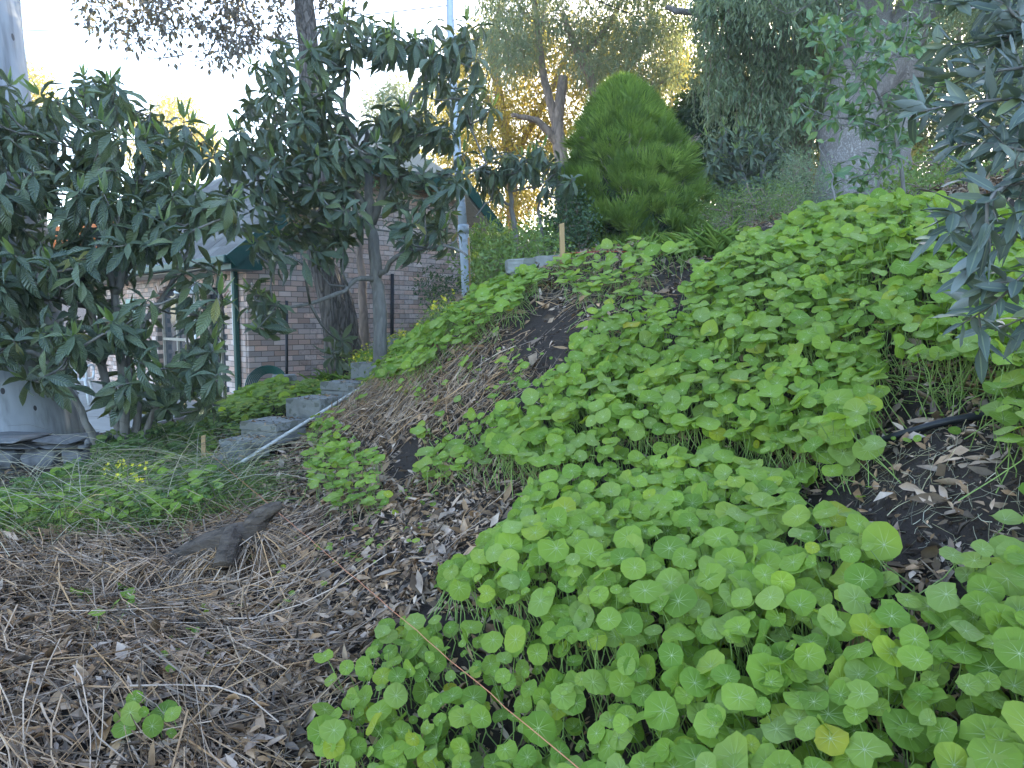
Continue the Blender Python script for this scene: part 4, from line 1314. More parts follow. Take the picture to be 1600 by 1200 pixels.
def weeping(name, label, polys, drange, n, base, mats, bark, limbs, per=34, ln=.1, slen=(.5, 1.3), group=None):
    root = thing(name, label, 'tree', base, group)
    limbs_obj(root, 'trunk', limbs, bark, 10, 14, .01)
    top = foliage_points(polys, drange, n)
    L = rng.uniform(*slen, n)
    sway = rng.normal(0, .12, (n, 2))
    t = np.linspace(0, 1, 6)[None]
    X = top[:, 0:1] + sway[:, 0:1] * np.sqrt(t) ; Y = top[:, 1:2] + sway[:, 1:2] * np.sqrt(t); Z = top[:, 2:3] - L[:, None] * t
    P = np.stack([X, Y, Z], -1)
    bl = np.array(root.location)
    tag(tube_obj('strands', P - bl, np.linspace(.006, .002, 6)[None] * np.ones((n, 1)), bark, root, 3, cap=False), kind='stuff')
    tt = rng.random((n, per))
    c = np.stack([top[:, 0:1] + sway[:, 0:1] * np.sqrt(tt), top[:, 1:2] + sway[:, 1:2] * np.sqrt(tt), top[:, 2:3] - L[:, None] * tt], -1).reshape(-1, 3)
    m = len(c)
    c += rng.normal(0, .05, (m, 3))
    dr = norm(np.stack([rng.normal(0, .5, m), rng.normal(0, .5, m), np.full(m, -1.)], -1))
    S = ln * rng.uniform(.6, 1.3, m)
    o = inst('crown', EUC, rng.integers(0, 3, m), basis(dr, rng.normal(0, 1, (m, 3)), S, S), c - bl, rng.random(m), mats, root); tag(o, kind='stuff')


b = at(1245, 330, 13, -.1)
weeping('weeping_gum_tree', 'weeping gum with hanging curtains of leaves and a forked reddish trunk',
        [[(1085, -120), (1100, 40), (1090, 100), (1130, 130), (1200, 170), (1300, 150), (1320, -120)], [(1090, -60), (1085, 60), (1150, 120), (1230, 190), (1280, 120), (1300, -60)]],
        (11.4, 13.6), 620, b, [M['weep']], M['bark_brown'],
        [([b, W(1250, 290, 13), W(1252, 240, 13), W(1262, 190, 13), W(1270, 100, 13), W(1250, 0, 13)], .2, .1), ([W(1250, 260, 13), W(1235, 210, 13), W(1222, 170, 13), W(1200, 80, 13), W(1190, 0, 13)], .14, .07),
         ([W(1250, 0, 13), W(1180, -60, 13), W(1110, -80, 13)], .07, .03)], per=60, ln=.13, group='tall trees behind the hill crest')
# background trees and shrubs
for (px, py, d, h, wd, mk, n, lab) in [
        (270, 300, 34, 135, 75, 'backlit_gold', 150, 'autumn tree with painted orange light far beyond the house roof'), (45, 250, 30, 150, 40, 'backlit_gold', 60, 'sparse tree with painted yellowish light far beyond the pale gum trunk'),
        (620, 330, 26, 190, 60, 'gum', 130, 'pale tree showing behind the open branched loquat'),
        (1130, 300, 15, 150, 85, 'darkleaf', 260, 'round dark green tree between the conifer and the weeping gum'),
        (1500, 300, 17, 330, 170, 'gum', 520, 'tree behind the leaning gum trunks'), (1230, 330, 19, 260, 120, 'backlit_gold', 420, 'tree with painted yellow light behind the weeping gum'),
        (1420, 310, 24, 420, 150, 'weep', 260, 'far grey green tree seen between the cracked trunks'), (1050, 390, 24, 290, 120, 'backlit_gold', 220, 'tree top with painted golden light beyond the conifer'),
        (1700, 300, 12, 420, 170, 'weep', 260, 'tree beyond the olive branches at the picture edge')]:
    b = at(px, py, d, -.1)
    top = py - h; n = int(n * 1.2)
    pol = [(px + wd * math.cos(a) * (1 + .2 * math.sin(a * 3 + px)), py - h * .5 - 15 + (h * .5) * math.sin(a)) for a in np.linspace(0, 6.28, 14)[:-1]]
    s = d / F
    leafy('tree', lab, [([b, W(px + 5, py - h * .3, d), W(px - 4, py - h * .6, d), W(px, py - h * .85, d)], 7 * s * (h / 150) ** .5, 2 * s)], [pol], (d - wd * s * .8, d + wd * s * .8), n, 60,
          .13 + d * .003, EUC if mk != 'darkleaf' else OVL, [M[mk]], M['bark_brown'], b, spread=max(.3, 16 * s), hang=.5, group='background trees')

for (poly, d, n, nl, ln, mk, tp, lab, cat) in [
        ([(735, 440), (745, 400), (800, 375), (850, 355), (875, 380), (880, 410), (860, 415), (800, 430), (760, 450)], (6.6, 8.2), 120, 26, .055, 'shrub', OVL, 'light green small leaved shrub between the steel pole and the timber stake', 'shrub'),
        ([(1095, 385), (1090, 330), (1130, 300), (1200, 290), (1250, 300), (1260, 340), (1180, 360)], (6.8, 9.0), 220, 36, .035, 'shrub', EUC, 'fine feathery green shrub right of the conifer foot', 'shrub'),
        ([(1215, 330), (1210, 270), (1240, 240), (1290, 260), (1300, 310), (1260, 340)], (8.5, 10), 120, 30, .06, 'weep', EUC, 'grey green feathery shrub at the foot of the cracked gum', 'shrub'),
        ([(1390, 330), (1400, 270), (1450, 230), (1540, 240), (1560, 320), (1500, 330)], (4.8, 7.5), 160, 12, .05, 'shrub', OVL, 'twiggy half bare thicket behind the sapling', 'shrub'),
        ([(850, 395), (860, 320), (890, 290), (920, 330), (930, 395)], (7.6, 8.6), 110, 26, .05, 'darkleaf', OVL, 'dark shrub against the shaded side of the conifer', 'shrub'),
        ([(660, 460), (640, 440), (655, 420), (700, 430), (735, 470), (700, 490)], (8.4, 10), 50, 16, .05, 'darkleaf', OVL, 'straggly creeper on the shaded end of the gable wall', 'creeper')]:
    c = np.mean(poly, 0)
    b = at(c[0], c[1], np.mean(d), -.02)
    leafy('shrub' if cat == 'shrub' else 'creeper', lab, [([b, b + [.05, .02, .25], b + [-.03, .05, .5]], .015, .006)], [poly], d, n, nl, ln, tp, [M[mk]], M['bark_brown'], b, spread=.16, cat=cat, group='shrubs on the crest', twigr=.004)

for (x0, x1, yy, d, n, lab, mk) in [(1090, 1330, 322, 12, 480, 'low dense undergrowth between the conifer and the cracked gum', 'darkleaf'), (730, 900, 372, 11, 200, 'low dense undergrowth behind the small loquat', 'shrub'),
                                    (1380, 1700, 290, 9.5, 300, 'scrubby undergrowth beneath the leaning gum', 'shrub'), (880, 1120, 350, 16, 160, 'undergrowth hidden behind the conifer', 'darkleaf')]:
    pol = [(x0, yy + 75), (x0, yy + 10), (x0 + (x1 - x0) * .2, yy - 18), (x0 + (x1 - x0) * .45, yy - 4), (x0 + (x1 - x0) * .7, yy - 26), (x1, yy), (x1, yy + 75)]
    b = at((x0 + x1) / 2, yy + 40, d, -.02)
    leafy('undergrowth_bush', lab, [([b, b + [.05, .02, .2], b + [-.03, .05, .4]], .02, .008)], [pol], (d - .9, d + 1.2), n, 44, .09, OVL, [M[mk]], M['bark_brown'], b, spread=.3, cat='bush', group='undergrowth behind the crest', twigr=.004)

# sapling over the crest
b = at(1413, 322, 4.8, -.02)
Ls = [([b, W(1408, 260, 4.8), W(1395, 200, 4.8), W(1365, 140, 4.75), W(1335, 100, 4.7), W(1305, 50, 4.7)], .014, .004), ([W(1395, 200, 4.8), W(1350, 190, 4.7), W(1290, 180, 4.6), W(1250, 160, 4.6)], .007, .003),
      ([W(1365, 140, 4.75), W(1400, 90, 4.7), W(1420, 40, 4.7), W(1410, 0, 4.7)], .007, .003), ([W(1405, 250, 4.8), W(1370, 270, 4.7), W(1320, 280, 4.7), W(1290, 300, 4.6)], .006, .003),
      ([W(1320, 370, 4.0), W(1305, 310, 4.1), W(1300, 270, 4.2), W(1280, 230, 4.2)], .006, .003)]
root = thing('sapling', 'slender sapling with small oval leaves in front of the cracked gum trunk', 'sapling', b)
limbs_obj(root, 'trunk', Ls, M['bark_grey'], 6, 14, .004)
tips = foliage_points([[(1230, 30), (1300, 10), (1440, 0), (1480, 60), (1470, 150), (1440, 200), (1400, 260), (1360, 300), (1290, 300), (1280, 260), (1350, 240), (1320, 200), (1230, 190), (1240, 120), (1290, 90)]], (4.2, 5.4), 200)
nd = np.concatenate([spline(p, 10)[2:] for p, a, c in Ls])
res, dep = grow(tips, nd, 6, .08)
P = np.array([c for c, j in res])
tag(tube_obj('branches', P - np.array(root.location), np.linspace(.003, .0012, 6)[None] * np.ones((len(P), 1)), M['bark_grey'], root, 4), kind='stuff')
per = 6
tt = rng.uniform(.35, 1, (len(P), per))
idx = np.clip((tt * 5).astype(int), 0, 4); f = (tt * 5 - idx)[..., None]
T = (P[np.arange(len(P))[:, None], idx] * (1 - f) + P[np.arange(len(P))[:, None], idx + 1] * f).reshape(-1, 3)
n = len(T)
dr = norm(np.repeat(norm(P[:, -1] - P[:, 0]), per, 0) * .6 + rng.normal(0, .7, (n, 3)) + np.array([0, 0, -.25]))
S = rng.uniform(.055, .105, n)
leaf_parts(root, 'sapling', SAP, rng.integers(0, 3, n), basis(dr, rng.normal(0, .5, (n, 3)) + [0, -.3, .9], S, S), T, rng.random(n), [M['sap']], 260)

# olive branches, very near on the right
root_p = W(1720, 700, 1.7); root_p[2] = ground(root_p[0], root_p[1])
root = thing('olive_tree', 'olive tree whose grey green leafy branches hang in from the picture edge', 'tree', root_p)
spec = [([(1800, 60), (1700, 100), (1600, 110), (1520, 118), (1450, 115)], 1.35), ([(1800, 130), (1680, 150), (1580, 155), (1500, 160), (1400, 175)], 1.25),
        ([(1800, 250), (1700, 240), (1600, 235), (1540, 222), (1480, 230)], 1.35), ([(1800, 330), (1700, 300), (1600, 290), (1540, 310), (1490, 340)], 1.3),
        ([(1800, 20), (1700, 30), (1620, 50), (1560, 60), (1500, 75)], 1.5), ([(1700, 200), (1630, 260), (1560, 300), (1540, 400), (1510, 430)], 1.25),
        ([(1800, 420), (1700, 400), (1620, 420), (1560, 470), (1500, 510)], 1.3), ([(1750, 180), (1670, 190), (1590, 190), (1500, 200), (1455, 185)], 1.5),
        ([(1800, 500), (1700, 470), (1640, 480), (1600, 500), (1560, 520)], 1.4), ([(1780, -30), (1700, -20), (1620, 0), (1540, 10), (1440, 5)], 1.5),
        ([(1780, 380), (1700, 360), (1620, 350), (1560, 355), (1520, 370)], 1.5), ([(1750, 90), (1660, 60), (1590, 20), (1560, -20), (1530, -60)], 1.4),
        ([(1700, 280), (1650, 200), (1620, 140), (1590, 80), (1560, 30)], 1.45), ([(1750, 460), (1680, 380), (1640, 330), (1610, 260), (1590, 220)], 1.5)]
base_limbs = [([root_p, root_p + [.05, 0, .4], W(1790, 420, 1.6), W(1800, 250, 1.55), W(1800, 100, 1.5), W(1760, -60, 1.5)], .035, .014)]
Pl = [spline([W(x + rng.normal(0, 4), y + rng.normal(0, 4), d + .06 * math.sin(i * 2.)) for i, (x, y) in enumerate(pts)], 16) for pts, d in spec]
limbs_obj(root, 'trunk', base_limbs, M['bark_grey'], 8, 14, .004)
tag(tube_obj('branches', np.array(Pl) - np.array(root.location), np.linspace(.0045, .0014, 16)[None] * np.ones((len(Pl), 1)), M['bark_grey'], root, 6), kind='stuff')
subs = []
for c in Pl:
    for k in range(5, 15, 2):
        s = c[k]; dirn = norm(c[k] - c[k - 1]) * rng.uniform(.4, .9) + rng.normal(0, .45, 3)
        e = s + norm(dirn) * rng.uniform(.05, .13)
        subs.append(spline([s, (s + e) / 2 + rng.normal(0, .008, 3), e], 16))
allc = Pl + subs
tag(tube_obj('twigs', np.array(subs) - np.array(root.location), np.linspace(.0018, .0008, 16)[None] * np.ones((len(subs), 1)), M['bark_grey'], root, 4), kind='stuff')
D, T = [], []
for ci, c in enumerate(allc):
    tot = np.linalg.norm(c[-1] - c[0]); npair = max(3, int(tot / .021))
    for q in range(npair):
        t = (q + .5) / npair * 15; i = min(14, int(t)); p = c[i] + (c[i + 1] - c[i]) * (t - i)
        tn = norm(c[i + 1] - c[i]); s1 = norm(np.cross(tn, rng.normal(0, 1, 3)))
        for sg in (1, -1):
            if rng.random() < .85:
                D.append(norm(tn * rng.uniform(.5, 1.1) + s1 * sg + rng.normal(0, .2, 3))); T.append(p)
D, T = np.array(D), np.array(T); n = len(D)
S = rng.uniform(.042, .074, n)
leaf_parts(root, 'olive', OLV, rng.integers(0, 4, n), basis(D, norm(rng.normal(0, .5, (n, 3)) + [0, -.4, .8]), S * 1.15, S), T, rng.random(n), [M['olive']], 300)
print('olive leaves', n)

# conifer
def conifer():
    base = at(990, 396, 9.0, -.05)
    root = thing('conifer', 'dense egg shaped bright green conifer standing on the crest', 'conifer', base)
    H = (W(970, 152, 9.0)[2] - base[2])
    prof_t = [0, .08, .2, .35, .5, .65, .8, .9, 1.0]
    prof_r = [.76, .90, .99, 1.0, .92, .75, .52, .35, .08]
    r0 = 122 / F * 9.0
    nc = 1000; per = 24
    tc_ = rng.random(nc) ** .85; thc = rng.uniform(0, 2 * np.pi, nc); bump_ = rng.normal(0, .06, nc) + .8 * np.minimum(0, vnoise(thc * 3.2, tc_ * 9, 1., 11) + .05)
    t = np.repeat(tc_, per) + rng.normal(0, .010, nc * per); th = np.repeat(thc, per) + rng.normal(0, .035, nc * per); ctint = np.repeat(rng.random(nc), per)
    n = nc * per; t = np.clip(t, 0, 1)
    rad = np.interp(t, prof_t, prof_r) * r0 * (.86 + np.repeat(bump_, per) + .20 * vnoise(th * 1.4, t * 5, 1., 3)) * rng.uniform(.92, 1.0, n)
    cx = base[0] - .20 * t ** 1.5
    P = np.stack([cx + np.cos(th) * rad, base[1] + np.sin(th) * rad, base[2] + t * H], -1)
    px, py, d = proj(P)
    hole = (((px - 985) / 26) ** 2 + ((py - 318) / 12) ** 2 < 1) | (((px - 1035) / 9) ** 2 + ((py - 355) / 24) ** 2 < 1)
    keep = ~(hole & (P[:, 1] < base[1]) & (rng.random(n) < .7))
    P = P[keep]; th = th[keep]; t = t[keep]; ctint = ctint[keep]; n = len(P)
    outd = np.stack([np.cos(th), np.sin(th), np.zeros(n)], -1)
    # spray template: a feather of blades
    tps = []
    for s in range(4):
        r = random.Random(s); V, fs, uv = [], [], []
        for k in range(9):
            a = r.uniform(-.75, .75); b = r.uniform(-.5, .5); l = r.uniform(.55, 1.0); w = .026
            y0 = r.uniform(0, .35)
            x1, z1 = math.sin(a) * l, math.sin(b) * l * .6; y1 = y0 + math.cos(a) * l * .9
            i = len(V)
            V += [(x1 * .1, y0, 0), (x1 * .6 - w, (y0 + y1) / 2, z1 * .5), (x1 * .6 + w, (y0 + y1) / 2, z1 * .5), (x1, y1, z1)]
            uv += [(.2, 0), (.2, .5), (.8, .5), (.2, 1)]
            fs.append((i, i + 2, i + 3, i + 1))
        tps.append(Tp(V, fs, uv, 0))
    dr = norm(outd * .75 + np.array([0, 0, 1.1]) + rng.normal(0, .36, (n, 3)))
    S = rng.uniform(.10, .25, n)
    Mx = basis(dr, outd, S, S)
    inst_o = inst('foliage', tps, rng.integers(0, 4, n), Mx, P - base, rng.random(n) * .45 + .54 * ctint, [M['conifer']], root)
    tag(inst_o, kind='stuff')
    # dead inner twigs and stem
    limbs_obj(root, 'trunk', [([base, base + [0, 0, H * .5], base + [-.08, 0, H * .93]], .07, .01), ([base, base + [.25, -.1, H * .35], base + [.4, -.1, H * .6]], .04, .01), ([base, base + [-.3, -.1, H * .35], base + [-.4, -.1, H * .6]], .04, .01)], M['bark_brown'], 8)
    m = 260
    th = rng.uniform(0, 6.28, m); tz = rng.uniform(.05, .75, m)
    s = np.stack([base[0] + np.cos(th) * .05, base[1] + np.sin(th) * .05, base[2] + tz * H * .8], -1)
    e = np.stack([base[0] + np.cos(th) * r0 * .8, base[1] + np.sin(th) * r0 * .8, base[2] + tz * H * .8 + .3], -1)
    P = np.array([spline([a, (a + b_) / 2 + rng.normal(0, .06, 3), b_], 6) for a, b_ in zip(s, e)])
    tag(tube_obj('inner_twigs', P - base, np.linspace(.009, .003, 6)[None] * np.ones((m, 1)), M['bark_brown'], root, 4), kind='stuff')
    # inner core: recess shade put into darker leaf colour, also keeps crown opaque
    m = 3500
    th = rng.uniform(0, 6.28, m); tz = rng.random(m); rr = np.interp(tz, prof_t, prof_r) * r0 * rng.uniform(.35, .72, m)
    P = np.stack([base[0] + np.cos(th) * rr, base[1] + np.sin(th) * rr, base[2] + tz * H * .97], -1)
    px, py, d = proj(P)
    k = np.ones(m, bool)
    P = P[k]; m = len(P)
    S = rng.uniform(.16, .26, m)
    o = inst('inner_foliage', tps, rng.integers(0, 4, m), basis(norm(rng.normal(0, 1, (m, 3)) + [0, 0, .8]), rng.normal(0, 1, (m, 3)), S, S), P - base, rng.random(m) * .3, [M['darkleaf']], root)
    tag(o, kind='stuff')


conifer()

# ------------------------------------------------------------------ house
HC = np.array([-4.08, 11.0, 0.0]); ax_a = np.array([.7071, .7071, 0]); ax_b = np.array([-.7071, .7071, 0]); UPV = np.array([0, 0, 1.])
FL = 0.0          # floor level
BL, BH, BD = .213, .086, .1
house = thing('brick_house', 'pink brick house with green trim and a grey tiled gable roof behind the trees', 'house', HC)
hb = np.array(house.location)


def wall_top(t):
    # gable with clipped peak over the wall running along ax_a
    return min(4.1, 2.86 + min(t + .02, 5.5 - t) * .82)


def arch_open(t, z):
    """openings of the patio wall (distance t from the corner)"""
    for c, hw, sill, spring in ((1.25, .5, .0, 1.95), (3.2, .75, .0, 1.9), (6.6, .5, .9, 2.05)):
        if abs(t - c) < hw + .0:
            top = spring + (math.sqrt(max(0, hw * hw - (t - c) ** 2)) * .45 if c != 6.6 else 0)
            if sill < z < top:
                return True
    return False


bricks = []     # (centre, axes)
for wall in ('gable', 'patio'):
    ax = ax_a if wall == 'gable' else ax_b
    out = -ax_b if wall == 'gable' else -ax_a
    length = 5.5 if wall == 'gable' else 8.6
    row = 0; z = FL
    while z < 4.2:
        off = (row % 2) * BL / 2
        t = -off + (0 if wall == 'gable' else .001)
        while t < length:
            a0, a1 = max(t, 0.0 if wall == 'gable' else .105), min(t + BL - .010, length)
            tm = (a0 + a1) / 2; zt = z + BH / 2
            okk = a1 - a0 > .03 and (zt < wall_top(tm) if wall == 'gable' else (zt < 2.75 and not arch_open(tm, zt)))
            if okk:
                c = HC + ax * tm + out * (-BD / 2 + rng.uniform(0, .003)) + UPV * (z + (BH - .010) / 2)
                bricks.append((c, np.array([ax * (a1 - a0), out * BD, UPV * (BH - .010)]), wall, tm))
            t += BL
        z += BH; row += 1
cs = np.array([b_[0] for b_ in bricks]); px, py, d = proj(cs)
vis = (px > 130) & (px < 760) & (py > 300) & (py < 640)
# the wall surfaces proper: mortar beds, with the bricks standing 8 mm proud of it
wall_g = []
th_ = BD * .8
def prism(poly, o, n_, th):
    v = [o + ax_ for ax_ in poly]
    k = len(v)
    V = np.array(v + [p - n_ * th for p in v]); fs = [tuple(range(k)), tuple(range(2 * k - 1, k - 1, -1))]
    for i in range(k):
        j = (i + 1) % k
        fs.append((j, i, k + i, k + j))
    return V, np.array([i for f in fs for i in f]), np.array([len(f) for f in fs])


tt = [0, 1.5, 4.0, 5.5]
poly = [ax_a * .0 + UPV * FL, ax_a * 5.5 + UPV * FL, ax_a * 5.5 + UPV * 2.86, ax_a * 4.0 + UPV * 4.1, ax_a * 1.5 + UPV * 4.1, UPV * 2.86]
gw = geo_obj('gable_wall', prism([p + ax_b * .008 for p in poly], HC, -ax_b, th_), M['mortar'], house, loc=hb)
segs = [(.105, .75), (1.75, 2.45), (3.95, 6.1), (7.1, 8.6)]
pw_parts = [prism([ax_b * a + UPV * FL, ax_b * b_ + UPV * FL, ax_b * b_ + UPV * 2.78, ax_b * a + UPV * 2.78], HC + ax_a * .008, -ax_a, th_) for a, b_ in segs]
pw_parts += [prism([ax_b * a + UPV * z0, ax_b * b_ + UPV * z0, ax_b * b_ + UPV * 2.78, ax_b * a + UPV * 2.78], HC + ax_a * .008, -ax_a, th_) for a, b_, z0 in ((.75, 1.75, 2.2), (2.45, 3.95, 2.27), (6.1, 7.1, 2.06))]
pw_parts += [prism([ax_b * 6.1 + UPV * FL, ax_b * 7.1 + UPV * FL, ax_b * 7.1 + UPV * .9, ax_b * 6.1 + UPV * .9], HC + ax_a * .008, -ax_a, th_)]
pw = geo_obj('patio_wall', pw_parts, M['mortar'], house, loc=hb)
unit = Tp(np.array([(-1, -1, -1), (1, -1, -1), (1, 1, -1), (-1, 1, -1), (-1, -1, 1), (1, -1, 1), (1, 1, 1), (-1, 1, 1)]) * .5, BOXF, np.zeros((8, 2)))
ume = raw_mesh('brick', unit.V, unit.loops, unit.lt, None, None, None, False); ume.materials.append(M['brick'])
score = np.where(vis, 1 / d, 0) + np.array([.02 if (b_[2] == 'gable' or b_[3] < 1) else 0 for b_ in bricks])
order = np.argsort(-score)
for i in order[:300]:
    c, A, wl, tm = bricks[i]
    o = bpy.data.objects.new('brick', ume); COL.objects.link(o)
    par = gw if wl == 'gable' else pw
    o.parent = par
    o.matrix_local = mat4(A.T, c - hb)
for wl, par in (('gable', gw), ('patio', pw)):
    ix = [i for i in order[300:] if bricks[i][2] == wl]
    Mx = np.array([bricks[i][1].T for i in ix]); T = np.array([bricks[i][0] for i in ix]) - hb
    o = inst('bricks', [unit], np.zeros(len(ix), int), Mx, T, rng.random(len(ix)), [M['brick']], par, smooth=False); tag(o, kind='stuff')
# soldier bricks over the two arches
for c_, hw in ((1.25, .5), (3.2, .75)):
    sp = 1.95 if hw == .5 else 1.9
    k = int(hw * 2 / .085)
    for q in range(k + 1):
        x = -hw + q * 2 * hw / k
        z = sp + math.sqrt(max(0, hw * hw - x * x)) * .45 + .10
        tl = math.atan2(x * .45, max(.12, math.sqrt(max(.0, hw * hw - x * x))))
        ux = ax_b * math.cos(tl) - UPV * math.sin(tl); uz = ax_b * math.sin(tl) + UPV * math.cos(tl)
        o = bpy.data.objects.new('arch_brick', ume); COL.objects.link(o); o.parent = pw
        o.matrix_local = mat4(np.array([ux * .07, ax_a * .11, uz * .2]).T, HC + ax_b * (c_ + x) + UPV * z + ax_a * .035 - hb)
# windows / openings
for c_, w_, z0, z1, lab in ((1.25, 1.0, .0, 2.2, 1), (3.2, 1.5, .0, 2.25, 1), (6.6, 1.0, .9, 2.05, 0)):
    cen = HC + ax_b * c_ + ax_a * .14
    wo = geo_obj('window', [box_geo(cen + UPV * (z0 + z1) / 2, (w_, .01, z1 - z0), [ax_b, ax_a, UPV])], M['glass'], house, loc=hb)
    fr = []
    for s in (-1, 0, 1):
        fr.append(box_geo(cen + ax_b * s * (w_ / 2 - .03) + UPV * (z0 + z1) / 2 - ax_a * .02, (.05, .05, z1 - z0), [ax_b, ax_a, UPV]))
    for zz in (z0 + .03, z1 - .03, (z0 + z1) * .55):
        fr.append(box_geo(cen + UPV * zz - ax_a * .021, (w_ - .02, .046, .05), [ax_b, ax_a, UPV]))
    geo_obj('frame', fr, M['cream'], wo, loc=hb)
mb = geo_obj('meter_box', [box_geo(HC + ax_b * 5.1 - ax_a * .06 + UPV * 1.65, (.5, .12, .75), [ax_b, ax_a, UPV])], M['pale_green'], house, loc=hb, bevel=.01)
# downpipes
for c_, nm, mt, w_ in ((.30, 'downpipe', M['green_paint'], .09),):
    p = HC + ax_b * c_ - ax_a * .05
    geo_obj(nm, [box_geo(p + UPV * 1.3, (w_, .07, 2.6), [ax_b, ax_a, UPV])], mt, house, loc=hb, bevel=.012)
p = HC + ax_b * .42 - ax_a * .03
geo_obj('corner_strip', [box_geo(p + UPV * 1.9, (.05, .03, 1.4), [ax_b, ax_a, UPV])], M['white'], house, loc=hb)
# roof: two slopes with a clipped front peak. Along a: t from -.45 to 5.95, along b from -.5 (front overhang) to 9
def rp(t, s, z):
    return HC + ax_a * t + ax_b * s + UPV * z


sl = .82
ez = 2.86 - .45 * sl
front = -.55
rz = 2.86 + 2.75 * sl
roofV = [rp(-.45, front, ez), rp(1.5, front, 4.12), rp(2.75, front + 1.1, rz), rp(2.75, 9, rz), rp(-.45, 9, ez), rp(4.0, front, 4.12), rp(5.95, front, ez), rp(5.95, 9, ez)]
roofV = np.array(roofV)
rf = [(0, 1, 2, 3, 4), (5, 6, 7, 3, 2), (1, 5, 2)]
V = np.vstack([roofV + UPV * .02, roofV - UPV * .04])
fs = rf + [tuple(8 + i for i in f[::-1]) for f in rf]
per_ = [0, 1, 5, 6, 7, 3, 4]
for i in range(len(per_)):
    a_, b_ = per_[i], per_[(i + 1) % len(per_)]
    fs.append((b_, a_, 8 + a_, 8 + b_))
roof = geo_obj('roof', (V, np.array([i for f in fs for i in f]), np.array([len(f) for f in fs])), M['cream'], house, loc=hb)
# tiles on the slope that faces the patio and on the other
tile_m = []
for side in (0, 1):
    for r_ in range(13):
        for q in range(32):
            u0 = r_ * .3; s = front + q * .3 + (r_ % 2) * .15
            t = -.45 + u0 * .773 if side == 0 else 5.95 - u0 * .773
            z = ez + u0 * .634
            if z > rz - .1 or s > 8.8:
                continue
            if z > 4.0 and s < front + (z - 4.0) * 1.2 + .1:
                continue
            c = rp(t + (.11 if side == 0 else -.11), s + .15, z + .13)
            du = norm(ax_a * (1 if side == 0 else -1) * .773 + UPV * .634); nv = np.cross(ax_b, du); nv = nv * np.sign(nv[2])
            tile_m.append((c + nv * (-.010 + rng.uniform(0, .006)), np.array([ax_b * .292, du * .33, nv * .022]).T, side))
tc_ = np.array([t_[0] for t_ in tile_m]); pxx, pyy, dd = proj(tc_)
sc = np.where(np.array([t_[2] for t_ in tile_m]) == 0, 1, 0.) / dd
od = np.argsort(-sc)
tme = raw_mesh('roof_tile', unit.V, unit.loops, unit.lt, None, None, None, False); tme.materials.append(M['roof_grey'])
for i in od[:110]:
    o = bpy.data.objects.new('roof_tile', tme); COL.objects.link(o); o.parent = roof; o.matrix_local = mat4(tile_m[i][1], tile_m[i][0] - hb)
ix = od[110:]
o = inst('roof_tiles', [unit], np.zeros(len(ix), int), np.array([tile_m[i][1] for i in ix]), np.array([tile_m[i][0] for i in ix]) - hb, rng.random(len(ix)), [M['roof_grey']], roof, smooth=False); tag(o, kind='stuff')


def plank(p0, p1, w, th, upd, dep):
    d_ = norm(p1 - p0); u_ = norm(upd - (upd @ d_) * d_); n_ = np.cross(d_, u_)
    return box_geo((p0 + p1) / 2, (np.linalg.norm(p1 - p0), th, w), [d_, n_, u_])


fo = -ax_b * .03
geo_obj('bargeboard', [plank(rp(5.98, front, ez - .05) + fo, rp(4.0, front, 4.08) + fo, .2, .03, UPV, 0)], M['green_paint'], house, loc=hb)
geo_obj('bargeboard', [plank(rp(-.48, front, ez - .05) + fo, rp(1.5, front, 4.08) + fo, .2, .03, UPV, 0)], M['green_paint'], house, loc=hb)
geo_obj('fascia', [plank(rp(1.45, front, 4.06) + fo * 1.2, rp(4.05, front, 4.06) + fo * 1.2, .2, .03, UPV, 0)], M['green_paint'], house, loc=hb)
geo_obj('gutter', [box_geo(rp(-.51, 4.2, ez - .02), (9.5, .11, .12), [ax_b, ax_a, UPV])], M['green_paint'], house, loc=hb, bevel=.02)
geo_obj('boxed_eave', [prism([ax_a * -.47 + UPV * (ez - .16), ax_a * .0 + UPV * (ez - .16), ax_a * .0 + UPV * (2.75), ax_a * -.47 + UPV * (ez - .05)], HC + ax_b * (front - .005), -ax_b, .55)], M['green_paint'], house, loc=hb)
geo_obj('soffit', [box_geo(rp(-.24, 4.5, ez - .1), (8.2, .42, .02), [ax_b, ax_a, UPV])], M['cream'], house, loc=hb)
geo_obj('soffit', [plank(rp(5.9, front * .5, ez - .14), rp(4.0, front * .5, 3.95), .5, .02, ax_b, 0)], M['cream'], house, loc=hb)
geo_obj('soffit', [plank(rp(-.4, front * .5, ez - .14), rp(1.5, front * .5, 3.95), .5, .02, ax_b, 0)], M['cream'], house, loc=hb)
# the other walls so the house is a body
geo_obj('rear_wall', [box_geo(rp(5.44, 4.6, 1.4), (8.6, .1, 2.8), [ax_b, ax_a, UPV]), box_geo(rp(2.75, 8.6, 1.4), (.1, 5.3, 2.8), [ax_b, ax_a, UPV])], M['brick'], house, loc=hb)
# patio
pc = rp(-2.2, 4.2, .14)
geo_obj_p = geo_obj('patio', [box_geo(pc - UPV * .1, (9.5, 4.3, .24), [ax_b, ax_a, UPV])], M['tile_floor'], None, loc=pc)
tag(geo_obj_p, 'pale paved patio in front of the arched brick wall', kind='structure')
